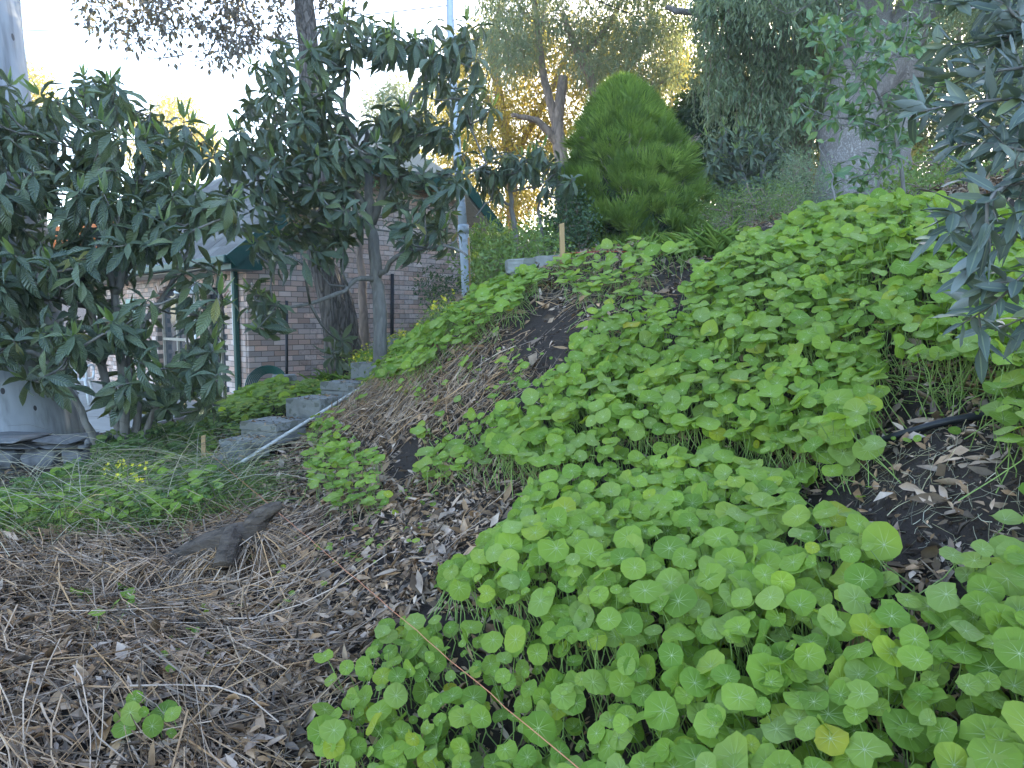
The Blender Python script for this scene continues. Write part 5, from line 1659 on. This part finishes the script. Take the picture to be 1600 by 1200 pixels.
# hanging white lamp shade under the arch
lp = rp(-.35, 1.15, 2.05)
lamp = thing('porch_shade', 'white pointed shade hanging at the brick arch', 'porch shade', lp)
a8 = np.arange(8) / 8 * 6.283
Vc = np.vstack([np.stack([np.cos(a8) * .32, np.sin(a8) * .32, np.zeros(8)], 1), np.stack([np.cos(a8) * .02, np.sin(a8) * .02, np.full(8, .18)], 1), np.stack([np.cos(a8) * .31, np.sin(a8) * .31, np.full(8, -.03)], 1)])
fs = [(i, (i + 1) % 8, 8 + (i + 1) % 8, 8 + i) for i in range(8)] + [(16 + i, 16 + (i + 1) % 8, (i + 1) % 8, i) for i in range(8)]
geo_obj('shade', (Vc, np.array([i for f in fs for i in f]), np.array([4] * 16)), M['white'], lamp)
tube_obj('post', np.array([[[0, 0, .17], [0, 0, -1.95]]]), .018, M['white'], lamp, 6)

# terracotta roofed house beyond
tb = W(300, 470, 22); tb[2] = 0.
th2 = thing('neighbour_house', 'far house with an orange terracotta roof glimpsed through the loquat', 'house', tb)
geo_obj('wall', [box_geo((0, 0, 1.6), (7, 5, 3.2))], M['brick'], th2)
V = np.array([(-4, -3, 3.2), (4, -3, 3.2), (4, 3, 3.2), (-4, 3, 3.2), (-2.2, 0, 5.1), (2.2, 0, 5.1)], float)
fs = [(0, 1, 5, 4), (1, 2, 5), (2, 3, 4, 5), (3, 0, 4), (3, 2, 1, 0)]
rt = geo_obj('roof', (V, np.array([i for f in fs for i in f]), np.array([len(f) for f in fs])), M['terracotta'], th2)
ms = []
for r_ in range(9):
    for q in range(26):
        u = r_ / 9; x = -4 + 1.8 * u + q * .3
        if x > 4 - 1.8 * u: continue
        ms.append(box_geo((x + .15, -3 + 3 * u + .15, 3.25 + 1.9 * u + .09), (.28, .36, .03), [[1, 0, 0], norm(np.array([0, 3, 1.9])), norm(np.array([0, -1.9, 3]))]))
tag(geo_obj('roof_tiles', ms, M['terracotta'], rt), kind='stuff')

# ------------------------------------------------------------------ slate wall at the left
def stone_wall():
    y0 = 5.25
    p0 = W(-160, 700, y0); p1 = W(132, 700, y0 + .1)
    ztop = W(60, 688, y0)[2]
    root = thing('slate_wall', 'low dry stone wall of dark slate with flat capping slabs', 'wall', (p0[0], p0[1], .3))
    base = np.array(root.location)
    Lw = p1[0] - p0[0]
    geo_obj('core', [box_geo(((p0[0] + p1[0]) / 2 + .04, y0 + .26, ztop - .28), (Lw - .1, .24, .44))], M['stone'], root, loc=base)
    z = ztop - .52; row = 0
    k = 0
    while z < ztop - .06:
        hh = random.uniform(.09, .16)
        if z + hh > ztop - .05: hh = ztop - .045 - z
        if hh < .03: break
        x = p0[0] - random.random() * .1
        while x < p1[0]:
            w_ = random.uniform(.14, .36)
            if x + w_ > p1[0] + .04: w_ = p1[0] + .04 - x
            if w_ < .05: break
            me = rock_mesh('stone', (w_ - .008, .26, hh - .006), k, M['stone'], .12, boxy=.86)
            o = link('stone', me, root)
            o.location = Vector((x + w_ / 2 - base[0], y0 + .1 + random.uniform(-.02, .03) - base[1], z + hh / 2 - base[2])); o.rotation_euler = (random.uniform(-.05, .05), random.uniform(-.05, .05), random.uniform(-.1, .1))
            x += w_; k += 1
        z += hh
    x = p0[0] - .05
    while x < p1[0]:
        w_ = random.uniform(.3, .5)
        if x + w_ > p1[0] + .1: w_ = p1[0] + .1 - x
        if w_ < .08: break
        me = rock_mesh('cap_stone', (w_ - .008, .42, .05), k + 50, M['stone'], .1, boxy=.9)
        o = link('cap_stone', me, root); o.location = Vector((x + w_ / 2 - base[0], y0 + .14 - base[1], ztop - .015 + random.uniform(-.004, .004) - base[2])); o.rotation_euler = (0, random.uniform(-.02, .02), random.uniform(-.06, .06))
        x += w_; k += 1


stone_wall()

# ------------------------------------------------------------------ steps, pipe, stakes, retaining blocks
def block(name, label, cat, c, s, yaw, pitch, mat, group=None, slab=False, lab2=None, seed=0, tiltx=0.):
    root = thing(name, label, cat, c, group)
    root.rotation_euler = (tiltx, pitch, yaw)
    def slab_mesh(nm, sz, zc, ch):
        bm = bmesh.new(); bmesh.ops.create_cube(bm, size=1)
        bmesh.ops.scale(bm, vec=sz, verts=bm.verts); bmesh.ops.translate(bm, vec=(0, 0, zc), verts=bm.verts)
        bmesh.ops.bevel(bm, geom=list(bm.edges), offset=.006, segments=2, affect='EDGES')
        bmesh.ops.subdivide_edges(bm, edges=[e for e in bm.edges if e.calc_length() > .1], cuts=5, use_grid_fill=True)
        r = random.Random(seed)
        for v in bm.verts:
            v.co += Vector((r.uniform(-.003, .003), r.uniform(-.003, .003), r.uniform(-.003, .003)))
        me = bpy.data.meshes.new(nm); bm.to_mesh(me); bm.free(); me.materials.append(mat)
        return link(nm, me, root)
    if slab:
        slab_mesh('slab', (s[0] + .012, s[1] + .01, s[2] * .38), s[2] * .31, 0)
        slab_mesh('block', (s[0], s[1], s[2] * .6), -s[2] * .19, 0)
    else:
        slab_mesh('block', s, 0, 0)
    if name == 'concrete_step':
        n = 70
        T = np.stack([rng.uniform(-.5, .5, n) * s[0], np.sign(rng.normal(.3, 1, n)) * rng.random(n) ** .5 * .5 * s[1], np.full(n, s[2] / 2 + .004)], -1)
        a = rng.uniform(0, 6.28, n); L_ = rng.uniform(.015, .05, n)
        Mx = basis(np.stack([np.cos(a), np.sin(a), np.zeros(n)], -1), np.array([0, 0, 1.]) + rng.normal(0, .3, (n, 3)), L_ * .8, L_)
        c_, s_ = math.cos(yaw), math.sin(yaw)
        o = inst('leaf_litter', DRY, rng.integers(0, 6, n), Mx, T @ np.array([[c_, s_, 0], [-s_, c_, 0], [0, 0, 1.]]) + np.array(c), rng.random(n), [M['litter']])
        tag(o, 'dead leaves fallen on a concrete step', 'leaf litter', kind='stuff')
    return root


steps = [(345, 722, 5.25, .30, .24, .06, 0, 'lowest step, a flat concrete slab sunk in mulch by the short stake'),
         (383, 700, 5.55, .26, .26, .15, 1, 'short dark concrete step second from the bottom beside the pipe end'),
         (428, 672, 5.95, .38, .36, .17, 1, 'wide concrete step of two stacked slabs with leaf debris on top'),
         (494, 637, 6.4, .38, .36, .19, 0, 'single thick concrete block step with an open gap before the next'),
         (544, 612, 6.85, .38, .34, .2, 1, 'stacked concrete step below the topmost block with leaves in front'),
         (592, 583, 7.3, .46, .34, .22, 0, 'highest big concrete block step where the white pipe ends'),
         (632, 540, 8.0, .42, .3, .15, 0, 'pale concrete edge almost buried in nasturtiums above the steps')]
for i, (px, py, d, w_, dp, h_, sl_, lab) in enumerate(steps):
    c = W(px, py, d); c[2] = max(c[2], ground(c[0], c[1]) + h_ * .15)
    block('concrete_step', lab, 'step', c, (w_, dp, h_), R(-24), R(random.uniform(-2, 2)), M['concrete'], 'concrete block steps', bool(sl_), seed=i)

def line_obj(name, label, cat, pts, r, mat, k=40, sides=8, wob=0., group=None):
    P = spline(pts, k)
    if wob:
        P[1:-1] += rng.normal(0, wob, (k - 2, 3))
    c = P[0].copy()
    o = tube_obj(name, P[None], np.full((1, k), r), mat, None, sides, loc=c)
    tag(o, label, cat, group)
    return o


pa = W(378, 722, 5.15); pb = W(608, 578, 6.95)
for q in (pa, pb):
    q[2] = max(q[2], ground(q[0], q[1]) + .015)
npt = [pa + (pb - pa) * f for f in np.linspace(0, 1, 9)]
for p in npt[1:-1]:
    p[2] = max(p[2], ground(p[0], p[1]) + .04)
line_obj('white_pipe', 'long white plastic pipe lying up the mulch beside the steps', 'pipe', [npt[0], npt[2], npt[4], npt[6], npt[8]], .0135, M['dull_white'], 40, 12)

def stake(px, py_b, py_t, d, w_, lab, lean=0.):
    b_ = W(px, py_b, d); t_ = W(px + lean, py_t, d)
    h_ = t_[2] - b_[2]
    root_z = b_[2] - .15
    bm = bmesh.new(); bmesh.ops.create_cube(bm, size=1)
    bmesh.ops.scale(bm, vec=(w_, w_ * .8, h_ + .15), verts=bm.verts); bmesh.ops.translate(bm, vec=(0, 0, (h_ + .15) / 2), verts=bm.verts)
    for v in bm.verts:
        if v.co.z > h_: v.co.z += v.co.x * .25; v.co.x *= .93
    bmesh.ops.bevel(bm, geom=list(bm.edges), offset=w_ * .06, segments=1, affect='EDGES')
    me = bpy.data.meshes.new('timber_stake'); bm.to_mesh(me); bm.free(); me.materials.append(M['timber'])
    o = link('timber_stake', me); o.location = Vector((float(b_[0]), float(b_[1]), float(root_z))); o.rotation_euler = (0, math.atan2(t_[0] - b_[0], h_), .3)
    tag(o, lab, 'stake', 'timber stakes')


stake(880, 418, 350, 5.25, .034, 'tall orange timber stake standing on the crest in front of the conifer', -2)
stake(317, 716, 680, 5.15, .03, 'short timber stake beside the lowest concrete step', 1)
stake(735, 440, 372, 7.6, .02, 'thin timber stake right against the steel pole foot', -2)

for i, (px, py, w_, dz) in enumerate([(816, 416, .26, 0), (862, 411, .28, .0), (828, 436, .30, -.0)]):
    c = W(px, py, 5.75)
    block('retaining_block', ['weathered grey retaining block, lower end of the top row', 'weathered grey retaining block nearest the timber stake', 'grey retaining block of the bottom row among leaves'][i],
          'block', c, (w_, .14, .115), R(8), R(-4), M['concrete'], 'retaining wall blocks by the stake', False, seed=20 + i)
block('kerb_block', 'grey stone block at the wall foot beside the coiled green hose', 'block', at(445, 608, 9.8, .1), (.3, .25, .3), .4, 0, M['concrete'], seed=40)

# strings and hoses
s0 = W(322, 704, 5.1); s1 = W(440, 815, 3.6); s2 = W(560, 912, 2.75); s3 = W(700, 1018, 2.1); s4 = W(890, 1188, 1.5); s5 = W(1030, 1310, 1.2)
e0 = s0; e1 = s5
line_obj('string_line', 'taut orange string running diagonally down over the mulch and leaves', 'string', [W(322, 704, 4.9), W(1030, 1310, 1.08)], 0.0011, M['string'], 70, 5, .0010)
line_obj('red_string', 'thin red string stretched along the bare earth at the crest', 'string', [W(882, 396, 5.2), W(960, 393, 5.1), W(1050, 396, 5.0), W(1140, 397, 4.8)], .0022, M['red'], 20, 5)
hp = [Gp(1640, 640, 6), Gp(1560, 660, 6), Gp(1480, 672, 6), Gp(1400, 694, 6), Gp(1330, 718, 6), Gp(1280, 745, 6), Gp(1240, 785, 6), Gp(1225, 810, 6)]
hp = [p + [0, -.01, .03] for p in hp]
line_obj('irrigation_hose', 'black irrigation hose lying across the bare soil', 'hose', hp, .012, M['black'], 60, 10)
# overhead cables
def cable(lab, a, b_, sag, r=.012):
    t = np.linspace(0, 1, 24)[:, None]
    P = a * (1 - t) + b_ * t; P[:, 2] -= (4 * sag * t * (1 - t))[:, 0]
    o = tube_obj('power_line', P[None] - a, np.full((1, 24), r), M['wire'], None, 6)
    o.location = Vector([float(v) for v in a]); tag(o, lab, 'power line', 'overhead cables')


cable('thin cable sagging across the open sky above the loquats', W(-60, 42, 14), W(705, 8, 9.1), .18, .007)
cable('black cable crossing in front of the eucalyptus crown', W(700, -100, 9.1), W(1180, 92, 22), .1, .011)

# steel pole
pb_ = at(729, 450, 9.0, -.1)
root = thing('steel_pole', 'slim galvanised steel pole standing beside the gable wall', 'pole', pb_)
pt_ = W(696, -260, 9.0)
P = np.array([pb_, W(729, 440, 9), W(724, 360, 9)]) - pb_
tube_obj('pole_base', spline(P, 8)[None], np.full((1, 8), .066), M['metal'], root, 16)
P = np.array([W(724, 362, 9), W(712, 200, 9), W(704, 40, 9), pt_]) - pb_
tube_obj('pole_shaft', spline(P, 14)[None], np.linspace(.055, .045, 14)[None], M['metal'], root, 16)
tube_obj('collar', (np.array([W(724.2, 366, 9), W(723.6, 352, 9)]) - pb_)[None], .073, M['metal'], root, 16)

# ------------------------------------------------------------------ log, rock, hose coil, chair, bottle
def old_log():
    c = W(345, 850, 3.3); c[2] = ground(c[0], c[1])
    root = thing('weathered_log', 'weathered forked log with a cut end poking out of the straw', 'log', c)
    def limb(nm, pts, rs):
        k = 26; P = spline(pts, k) - c - np.array([0, 0, .035])
        rr = np.interp(np.linspace(0, 1, k), np.linspace(0, 1, len(rs)), rs)
        V, L, T, _ = tubes(P[None], rr[None], 18)
        Vr = V.reshape(k, 18, 3); cc = P[:, None]
        th = np.arange(18) / 18 * 6.283
        g = 1 + .07 * np.sin(11 * th + 2)[None] + .08 * vnoise(*np.meshgrid(th * 1.5, np.arange(k) * .18), 1.6, len(rs)).reshape(k, 18) * 2 + .06 * np.sin(7 * th)[None]
        V = (cc + (Vr - cc) * g[..., None]).reshape(-1, 3)
        geo_obj(nm, (V, L, T), M['wood_old'], root, smooth=True)
    limb('trunk', [W(170, 915, 3.2), W(250, 880, 3.18), W(325, 848, 3.15), W(375, 830, 3.12), W(412, 818, 3.15)], [.04, .056, .07, .064, .052])
    limb('stub', [W(368, 822, 3.12), W(360, 838, 3.04), W(353, 856, 2.98), W(350, 872, 2.95)], [.046, .046, .042, .044])
    limb('snag', [W(388, 838, 3.12), W(400, 808, 3.12), W(418, 788, 3.13), W(440, 776, 3.15)], [.052, .046, .034, .016])


old_log()
for (px, py, d, s, lab, sd2) in [(283, 912, 3.15, (.24, .2, .16), 'smooth grey rock wedged under the log in the straw', 3), (75, 835, 3.8, (.22, .16, .1), 'flat grey rock showing among the grass stems', 5)]:
    c = W(px, py, d); c[2] = max(c[2], ground(c[0], c[1]) + s[2] * .25); me = rock_mesh('rock', s, sd2, M['rock'], .2, boxy=.4)
    o = link('rock', me); o.location = Vector([float(v) for v in c]); tag(o, lab, 'rock', 'garden rocks')
    for p_ in me.polygons: p_.use_smooth = False

hc = at(418, 600, 10.3, .17)
root = thing('garden_hose', 'coil of dark green garden hose leaning at the foot of the brick corner', 'hose', hc)
a = np.linspace(0, 2 * np.pi, 40)
for k in range(7):
    r_ = .30 - k * .02; off = k * .018 - .05
    P = np.stack([np.cos(a) * r_, np.full(40, off) + np.sin(a) * r_ * .35, np.sin(a) * r_ * .9 + .1], -1)
    tube_obj('coil', P[None], np.full((1, 40), .010), M['hose'], root, 6)
bc = at(372, 628, 10.0, .0)
root = thing('spray_bottle', 'small blue and white bottle standing beside the green downpipe', 'bottle', bc)
tube_obj('body', np.array([[[0, 0, 0], [0, 0, .02], [0, 0, .15], [0, 0, .19]]]), np.array([[.05, .055, .05, .02]]), M['blue'], root, 14)
tube_obj('nozzle', np.array([[[0, 0, .19], [0, 0, .25], [-.03, 0, .27], [-.08, 0, .26]]]), np.array([[.02, .015, .018, .012]]), M['white'], root, 8)

for (px, y0, y1, d, r_, lab) in [(612, 512, 428, 12.6, .032, 'black upright pipe standing against the gable wall right of the pale trunk'), (447, 606, 470, 10.4, .022, 'thin dark stem like post by the hose coil')]:
    a_ = W(px, y0, d); b_ = W(px + 1, y1, d); a_[2] -= .3
    o = tube_obj('black_post', (np.array([a_, b_]) - a_)[None], np.full((1, 2), r_), M['wire'], None, 8); o.location = Vector([float(v) for v in a_]); tag(o, lab, 'post')


def chair():
    c = W(118, 640, 12.2); c[2] = .165
    root = thing('garden_chair', 'white plastic garden armchair on the patio', 'chair', c)
    root.rotation_euler = (0, 0, R(200))
    w_, s_ = .5, .42
    geo_obj('seat', [box_geo((0, 0, .42), (.46, .44, .03))], M['white'], root, bevel=.012)
    for sx in (-1, 1):
        for sy in (-1, 1):
            tube_obj('leg', np.array([[[sx * .2, sy * .18, .42], [sx * .25, sy * .23, 0]]]), np.array([[.024, .018]]), M['white'], root, 8)
        P = spline([(sx * .25, -.2, .40), (sx * .27, -.22, .6), (sx * .27, -.1, .66), (sx * .26, .15, .66), (sx * .22, .23, .62)], 14)
        tube_obj('armrest', P[None], np.full((1, 14), .020), M['white'], root, 8)
    fr = []
    P = spline([(-.23, .2, .43), (-.22, .28, .8), (-.1, .3, .88), (.1, .3, .88), (.22, .28, .8), (.23, .2, .43)], 30)
    bk = tube_obj('backrest', P[None], np.full((1, 30), .020), M['white'], root, 8)
    for k in range(5):
        x = -.15 + k * .075
        geo_obj('slat', [box_geo((x, .255, .64), (.045, .015, .44), [[1, 0, 0], norm(np.array([0, 1, -.18])), norm(np.array([0, .18, 1]))])], M['white'], bk)


chair()

# ------------------------------------------------------------------ yellow flowers
def flowers(label, zone, drange, n, size, hgt, blades=2.5):
    xs = [p[0] for p in zone]
    c = np.array([W(px, 700, d) for px in (min(xs), max(xs)) for d in drange])
    x, y = cand(n * 30, c[:, 0].min(), c[:, 0].max(), *drange)
    h = rng.uniform(.5, 1, n * 30) * hgt
    P = np.stack([x, y, hz(x, y) + h], -1); px, py, d = proj(P)
    ix = np.nonzero(inpoly(px, py, zone))[0][:n]
    P = P[ix]; h = h[ix]; n = len(ix)
    if n < 2: print('no flowers', label); return
    base = P.mean(0); base[2] = ground(base[0], base[1])
    root = thing('yellow_flowers', label, 'flowers', base, 'yellow flowering weeds')
    V, fs, uv = [], [], []
    for k in range(5):
        a = k / 5 * 6.283; i = len(V)
        V += [(0, 0, 0), (math.cos(a - .4) * .4, math.sin(a - .4) * .4, .2), (math.cos(a) * .55, math.sin(a) * .55, .22), (math.cos(a + .4) * .4, math.sin(a + .4) * .4, .2)]
        uv += [(0, 0)] * 4; fs.append((i, i + 1, i + 2, i + 3))
    ft = Tp(V, fs, uv)
    nz_ = norm(rng.normal(0, .5, (n, 3)) + [0, -.6, .8]); yd = rng.normal(0, 1, (n, 3))
    S = rng.uniform(.7, 1.2, n) * size
    o = inst('flower', [ft], np.zeros(n, int), basis(np.cross(nz_, yd), nz_, S, S), P - base, rng.random(n), [M['yellow']], root); tag(o, kind='stuff')
    g = P.copy(); g[:, 2] -= h; g[:, :2] += rng.normal(0, .03, (n, 2))
    tag(tube_obj('stems', np.stack([g - base, (g * .4 + P * .6) + rng.normal(0, .01, (n, 3)) - base, P - base], 1), np.full((n, 3), .0018), M['stem'], root, 3, cap=False), kind='stuff')
    m = int(n * 14)
    j = rng.integers(0, n, m)
    T = g[j] + rng.normal(0, .07, (m, 3)) * [1, 1, .0] + np.array([0, 0, 1.]) * (rng.random(m) * h[j])[:, None]
    S = rng.uniform(.015, .035, m) * (1 if drange[0] < 6 else 1.4)
    yd = norm(rng.normal(0, 1, (m, 3)) + [0, 0, .6])
    tag(inst('leaves', OVL, rng.integers(0, 2, m), basis(yd, rng.normal(0, 1, (m, 3)), S, S), T - base, rng.random(m), [M['shrub']], root), kind='stuff')


flowers('bank of small yellow flowers at the foot of the rough trunk', [(545, 560), (560, 535), (600, 520), (635, 515), (640, 540), (600, 560), (570, 580)], (7.2, 9.2), 190, .032, .28)
flowers('scattered yellow flowers along the top edge of the leafy strip', [(640, 520), (680, 470), (705, 450), (720, 470), (680, 510)], (6.2, 8.5), 50, .034, .3)
flowers('yellow oxalis blossoms in the green bed below the loquat', [(155, 735), (180, 715), (230, 720), (225, 760), (170, 770)], (3.8, 5.4), 34, .026, .3)
flowers('few yellow flowers low down beside the upper steps', [(480, 610), (500, 590), (570, 590), (560, 620), (500, 625)], (6.5, 8.5), 24, .028, .2)

def clods():
    n = 60000
    y = rng.uniform(1.1, 6.5, n); x = rng.uniform(-1, 1, n) * y * .8
    P = np.stack([x, y, hz(x, y)], -1); px, py, d = proj(P)
    so = np.zeros(n, bool)
    for q in P_SOILS: so |= inpoly(px, py, q)
    ok = (so & (rng.random(n) < .9)) | (rng.random(n) < .08)
    P = P[ok]; n = len(P)
    tps = []
    for sdd in range(5):
        r = random.Random(sdd); V = []
        for a in range(5):
            for zz, rr in ((.0, .5), (.28, .36)):
                V.append((math.cos(a * 1.257) * rr * r.uniform(.6, 1.2), math.sin(a * 1.257) * rr * r.uniform(.6, 1.2), zz * r.uniform(.6, 1.3) - .1))
        fs = [(2 * k, 2 * ((k + 1) % 5), 2 * ((k + 1) % 5) + 1, 2 * k + 1) for k in range(5)] + [tuple(2 * k + 1 for k in range(5))]
        tps.append(Tp(V, fs, np.zeros((10, 2))))
    S = .005 + .028 * rng.random(n) ** 4
    a = rng.uniform(0, 6.28, n); nr = hn(P[:, 0], P[:, 1])
    Mx = basis(np.stack([np.cos(a), np.sin(a), np.zeros(n)], -1), nr, S, S * rng.uniform(.7, 1.3, n))
    tag(inst('soil_clods', tps, rng.integers(0, 5, n), Mx, P, rng.random(n), [M['clod']], None, smooth=False), 'loose dark clods and crumbs on the bare soil', kind='stuff')


clods()

# scattered seedlings on the mulch
def seedlings():
    n = 9000
    y = rng.uniform(1.8, 6.5, n); x = rng.uniform(-1, 1, n) * y * .75
    P = np.stack([x, y, hz(x, y) + .02], -1); px, py, d = proj(P)
    dens = np.clip(vnoise(x, y, 1.6, 12) * 2.2 - .25, 0, 1)
    ok = (rng.random(n) < dens * .55) & (px > 250) & (px < 1600)
    P = P[ok]; n = len(P)
    S = rng.uniform(.012, .035, n)
    nz_ = norm(rng.normal(0, .4, (n, 3)) + [0, -.3, 1]); yd = rng.normal(0, 1, (n, 3))
    yc = norm(yd - (yd * nz_).sum(-1, keepdims=True) * nz_); xc = np.cross(yc, nz_)
    Mx = np.stack([xc * S[:, None], yc * S[:, None], nz_ * S[:, None]], -1)
    T = P + np.array([0, 0, 1.]) * rng.uniform(0, .03, n)[:, None]
    tag(inst('seedlings', NASTLO, rng.integers(0, 6, n), Mx, T, rng.random(n), [M['nast']]), 'tiny green seedlings sprinkled over the mulch', 'seedlings', kind='stuff')


seedlings()
# ------------------------------------------------------------------ added volume imitating the lens flare veil
hm = bpy.data.materials.new('flare_veil'); hm.use_nodes = True
ht = hm.node_tree; ht.nodes.clear()
ho = ht.nodes.new('ShaderNodeOutputMaterial'); hv = ht.nodes.new('ShaderNodeVolumePrincipled')
hv.inputs['Color'].default_value = (.92, .95, 1.0, 1); hv.inputs['Density'].default_value = .0018; hv.inputs['Anisotropy'].default_value = .45
ht.links.new(hv.outputs[0], ho.inputs['Volume'])
V, L, T = box_geo((0, 8, 7), (160, 160, 34))
tag(link('flare_veil', raw_mesh('flare_veil', V, L, T, None, None, None, False), None, [hm]), 'added veil imitating lens flare among the trees', kind='stuff')

tris = sum(sum(len(p.vertices) - 2 for p in o.data.polygons) if False else len(o.data.loops) - 2 * len(o.data.polygons) for o in COL.objects if o.type == 'MESH')
print('objects', len(COL.objects), 'tris', tris)
